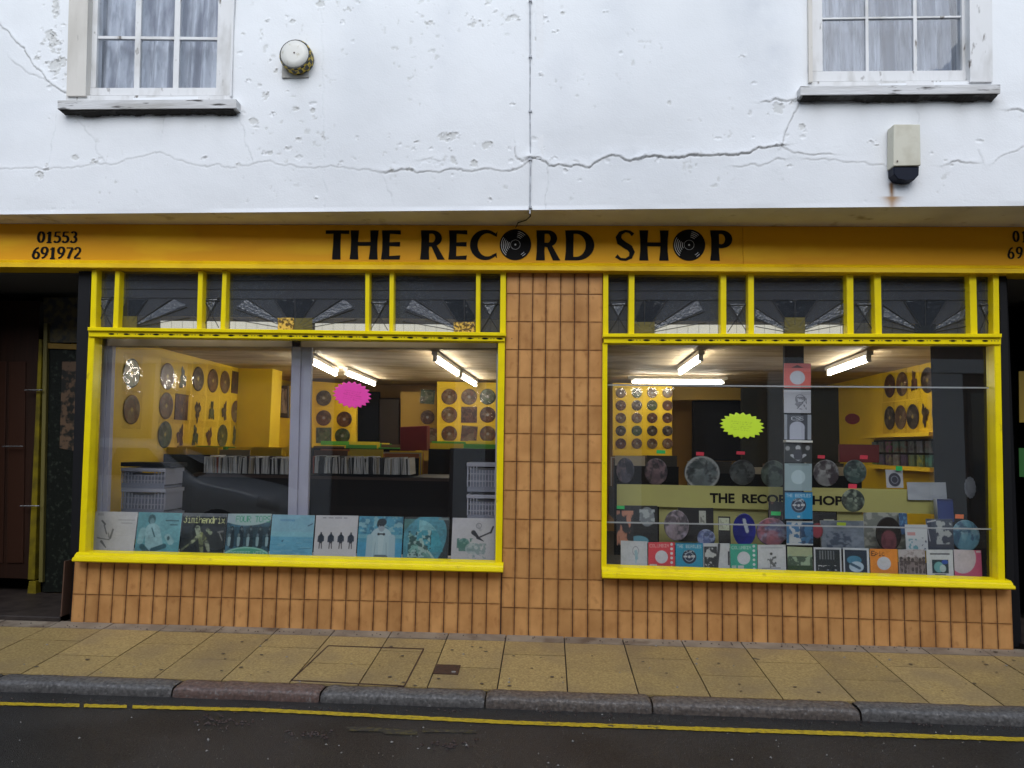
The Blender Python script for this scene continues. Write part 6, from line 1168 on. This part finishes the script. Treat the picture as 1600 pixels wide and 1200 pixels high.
# ------------------------------------------------------------------ road and beyond
XW = 60
mm = MB(); mm.add([(-XW, KF+.05, rz(-XW, 0)), (XW, KF+.05, rz(XW, 0)), (XW, -6.6, rz(XW, 0)), (-XW, -6.6, rz(-XW, 0))], [(0, 1, 2, 3)]); o = mm.build('road', ASPH, None); tag(o, kind='structure')
mm = MB(); mm.add([(-200, .3, rz(-200, 0)-.25), (200, .3, rz(200, 0)-.25), (200, -200, rz(200, 0)-.25), (-200, -200, rz(-200, 0)-.25), (-200, 200, rz(-200, 0)-.25), (200, 200, rz(200, 0)-.25)], [(0, 1, 2, 3), (4, 5, 1, 0)]); o = mm.build('ground', ASPH, None); tag(o, kind='structure')
mm = MB(); mm.box(-XW, XW, -8.1, -6.5, -1, 0); 
for i, v in enumerate(mm.v): mm.v[i] = (v[0], v[1], rz(v[0], 0)+(.11 if v[2] > -.5 else -.3))
o = mm.build('far_pavement', SLABE, None); tag(o, kind='structure')
# yellow line with its breaks and ragged edge
yl = empty('yellow_line', tuple(on_road(800, 1130))); tag(yl, kind='structure')
def yline(px0, px1):
    n_ = max(8, int((px1-px0)/5)); vs = []
    for i in range(n_+1):
        px = px0+(px1-px0)*i/n_; yc = np.interp(px, [-400, 0, 400, 800, 1200, 1600, 2000], [1082, 1100.5, 1110, 1130, 1143.5, 1156.5, 1170]); hw = 2.4+px/1600*.9
        p, q_ = on_road(px, yc-hw+random.uniform(-.45, .45)), on_road(px, yc+hw+random.uniform(-.5, .5)); vs += [(p[0], p[1], rz(p[0], 0)+.004), (q_[0], q_[1], rz(q_[0], 0)+.004)]
    mm = MB(); mm.add(vs, [(2*i, 2*i+1, 2*i+3, 2*i+2) for i in range(n_)]); mm.build('painted_line', YLIN, yl)
for a, b in ((-500, 124), (131, 198), (207, 2300)): yline(a, b)
mm = MB()
for x0, x1, y, h in ((545, 600, 1140, 4), (600, 652, 1144, 5), (660, 745, 1143, 3)):
    q_ = [on_road(*k) for k in ((x0, y-h), (x1, y-h+2), (x1, y+h), (x0, y+h-1))]; mm.add([(p[0], p[1], rz(p[0], 0)+.003) for p in q_], [(0, 1, 2, 3)])
mm.build('faded_mark', YOLD, yl)
# grit, leaf crumbs and pale spots
mm = MB()
def spot(p, zf, r):
    n_ = 6; c = (p[0], p[1], zf(p[0], p[1])+.006+r*.25); a0 = random.uniform(0, 6)
    vs = [(p[0]+r*random.uniform(.5, 1.2)*math.cos(a0+i*math.pi/3), p[1]+r*random.uniform(.4, 1)*math.sin(a0+i*math.pi/3), zf(p[0], p[1])+.002) for i in range(n_)]
    mm.add(vs+[c], [(i, (i+1) % n_, n_) for i in range(n_)])
for k in range(150): spot(on_road(random.uniform(-50, 1650), 1100+100*random.random()**.7), rz, random.choice([.0015, .002, .002, .003, .004, .006]))
for k in range(60): spot(on_pave(random.uniform(-20, 1620), random.uniform(1000, 1075)), pz, random.choice([.003, .004, .006, .010]))
for p in ((407, 1010), (448, 1027), (67, 1056), (430, 1075), (500, 981+4), (323, 1174), (325, 1156), (510, 1164), (612, 1160), (670, 1170), (729, 1165), (124, 1154), (895, 1159), (990, 1135), (1144, 1188)): spot(on_road(*p) if p[1] > 1090 else on_pave(*p), rz if p[1] > 1090 else pz, .009)
mm.build('grit', SPK, None, label='pale grit and crumbs scattered over the wet road and pavement', cat='grit', kind='stuff')
mg = MB()
for k in range(70):
    p = on_pave(random.uniform(-20, 1620), random.uniform(1000, 1085)); r_ = random.uniform(.006, .016); n_ = 9
    if p[1] < KB+.02: continue
    mg.add([(p[0]+r_*random.uniform(.8, 1.1)*math.cos(i*2*math.pi/n_), p[1]+r_*random.uniform(.7, 1)*math.sin(i*2*math.pi/n_), pz(p[0], p[1])+.0035) for i in range(n_)], [tuple(range(n_))])
mg.build('chewing_gum', M('old_gum', (.09, .075, .055), .6), None, label='dark flattened gum spots trodden into the paving slabs', cat='gum', kind='stuff')
mm = MB()
for k in range(140): 
    c = random.choice(((345, 1130), (480, 1148), (700, 1165), (340, 1125))); spot(on_road(c[0]+random.gauss(0, 22), c[1]+random.gauss(0, 4)), rz, random.choice([.005, .009, .013]))
for k in range(120): px = random.uniform(0, 1600); spot(on_pave(px, 975+px*.0275+random.uniform(-2, 3)), pz, random.choice([.004, .007]))
for k in range(260): px = random.uniform(-20, 1620); spot(on_road(px, 1090+px*.0275+random.uniform(-1, 7)), rz, random.choice([.003, .005, .008]))
mm.build('leaf_litter', DWOOD, None, label='dark wet leaf crumbs along the wall foot and on the road', cat='leaf litter', kind='stuff')

# ------------------------------------------------------------------ across the street (seen in the glass)
OB = empty('terrace_house', (0, -8.1, 0), 'dark brick terrace across the street, seen mirrored in the shop glass', 'building')
mm = MB(); mm.box(-16, 16, -8.6, -8.1, -1, 5.2); mm.build('wall', BRICK, OB)
mm = MB(); mm.box(-16.2, 16.2, -8.65, -7.95, 5.2, 5.4); mm.build('cornice', STUC, OB)
PANED = M('dark_window_pane', (.03, .035, .045), .05)
PALE = M('pale_painted_render', (.55, .56, .58), .8)
for i in range(12):
    x = -15.4+i*2.8; pm = MB(); pm.box(x-.28, x+.28, -8.1, -7.98, -1, 2.75, ch=.02); pm.build('pilaster', PALE, OB)
fm = MB(); fm.box(-16, 16, -8.1, -7.95, 2.76, 3.0); fm.build('shopfront_band', PALE, OB)
for i in range(11):
    x = -14+i*2.8
    fm = MB(); fm.box(x-1.0, x+1.0, -8.1, -8.07, .2, 2.5); wf = fm.build('shop_window', DWOOD, OB)
    pm = MB(); pm.box(x-.94, x+.94, -8.07, -8.06, .7, 2.42); pm.build('pane', PANED, wf)
    fm = MB(); fm.box(x-.55, x+.55, -8.1, -8.06, 3.3, 4.8); wf = fm.build('window', OLDW, OB)
    for sx in (-.27, .27):
        for sz in (.25, .75): pm = MB(); pm.box(x+sx-.24, x+sx+.24, -8.06, -8.05, 3.3+1.5*(sz-.22), 3.3+1.5*(sz+.22)); pm.build('pane', PANED, wf)
# a silver hatchback parked on the far side, out of frame, mirrored in the left window
CARP = M('silver_car_paint', (.55, .57, .60), .3, coat=.6); TYR = M('tyre_rubber', (.015, .015, .015), .8); RIM = M('alloy_rim', (.4, .4, .42), .35, metal=.8); CGL = M('car_glass', (.015, .018, .02), .05); LAMP = M('headlamp', (.6, .6, .62), .1)
def car(xn, yc, L=4.0, Wd=1.72):
    z0 = rz(xn, 0); t = empty('parked_car', (xn-L/2, yc, z0), 'silver hatchback parked across the road, seen only mirrored in the left window', 'car')
    # stations from the nose (0) to the tail (1): x, sill z, shoulder z, top z, half width at shoulder, half width at top
    stn = [(0, .38, .60, .64, .55, .45), (.03, .25, .66, .74, .74, .60), (.10, .20, .78, .84, .84, .70), (.22, .19, .88, .93, .86, .72), (.285, .19, .92, .97, .86, .70), (.42, .19, .94, 1.38, .86, .58), (.50, .19, .95, 1.45, .86, .57), (.70, .20, .97, 1.46, .86, .56), (.88, .22, .98, 1.38, .84, .54), (.965, .27, .98, 1.05, .80, .58), (1, .40, .80, .84, .72, .60)]
    def sec(st):
        x, a, b, c, w1, w2 = st; X = xn-x*L
        h = [(0, a), (w1*.85, a), (w1*.98, a+.10), (w1, (a+b)/2), (w1*.97, b), (w2, c-.05), (w2*.8, c), (0, c+.015)]
        return [(X, yc-y, z0+z) for y, z in h]+[(X, yc+y, z0+z) for y, z in h[-2:0:-1]]
    mm = MB(); n_ = 14
    for st in stn: mm.v += [tuple(map(float, p)) for p in sec(st)]
    for i in range(len(stn)-1):
        for k in range(n_): mm.f.append((i*n_+k, i*n_+(k+1) % n_, (i+1)*n_+(k+1) % n_, (i+1)*n_+k)); mm.m.append(0)
    mm.f.append(tuple(range(n_))); mm.m.append(0); mm.f.append(tuple(range((len(stn)-1)*n_, len(stn)*n_))); mm.m.append(0)
    o = mm.build('body', CARP, t, smooth=True); sb = o.modifiers.new('s', 'SUBSURF'); sb.levels = 2; sb.render_levels = 2
    def gp(i, f0, f1, k0, k1, sgn, nm):
        pass
    a, b = stn[4], stn[5]
    for nm, (p, q_), in (('windscreen', (stn[4], stn[5])), ('rear_window', (stn[9], stn[8]))):
        X0, X1 = xn-p[0]*L, xn-q_[0]*L; mm = MB(); s_ = .03
        e = .012*(1 if nm == 'windscreen' else -1)
        v = [(X0+e, yc-p[5]*.95, z0+p[3]+s_), (X0+e, yc+p[5]*.95, z0+p[3]+s_), (X1+e, yc+q_[5]*.9, z0+q_[3]-.03), (X1+e, yc-q_[5]*.9, z0+q_[3]-.03)]
        mm.add(v+[(x-e, y, z-.03) for x, y, z in v], [(0, 1, 2, 3), (0, 4, 5, 1), (1, 5, 6, 2), (2, 6, 7, 3), (3, 7, 4, 0)]); mm.build(nm, CGL, t)
    for sg in (-1, 1):
        for xa, xb, xc, xd in ((.34, .555, .555, .455), (.57, .84, .80, .57)):
            mm = MB(); yy = lambda z: yc+sg*(.86-(z-.95)*.62+.012)
            v = [(xn-xa*L, yy(.99), z0+.99), (xn-xb*L, yy(.99), z0+.99), (xn-xc*L, yy(1.33), z0+1.33), (xn-xd*L, yy(1.33), z0+1.33)]
            mm.add(v+[(x, y-sg*.03, z) for x, y, z in v], [(0, 1, 2, 3), (0, 4, 5, 1), (1, 5, 6, 2), (2, 6, 7, 3), (3, 7, 4, 0)]); mm.build('side_window', CGL, t)
        mm = MB(); mm.tube([(xn-.10, yc+sg*.60, z0+.62), (xn-.30, yc+sg*.76, z0+.70)], [.09, .07], 10); mm.build('headlight', LAMP, t, smooth=True)
        mm = MB(); mm.box(xn-.36*L, xn-.36*L+.12, yc+sg*.95-.08, yc+sg*.95+.08, z0+.98, z0+1.10, ch=.02); mm.build('wing_mirror', CARP, t)
        for xw in (.19, .80):
            X = xn-xw*L; Y_ = yc+sg*.76; w_ = MB(); w_.tube([(X, Y_-sg*.10, z0+.30), (X, Y_+sg*.11, z0+.30)], .30, 24); wo = w_.build('wheel', TYR, t)
            w_ = MB(); w_.tube([(X, Y_+sg*.105, z0+.30), (X, Y_+sg*.118, z0+.30)], .20, 16); w_.build('rim', RIM, wo)
    mm = MB(); mm.box(xn-.02, xn+.03, yc-.30, yc+.30, z0+.30, z0+.42); mm.build('front_grille', BLK, t)
car(-3.3, -4.6)

for o in bpy.data.objects:
    if o.get('label') and (len(o['label'].split()) > 16 or len(o['label'].split()) < 4): print('LABEL', o.name, o['label'])
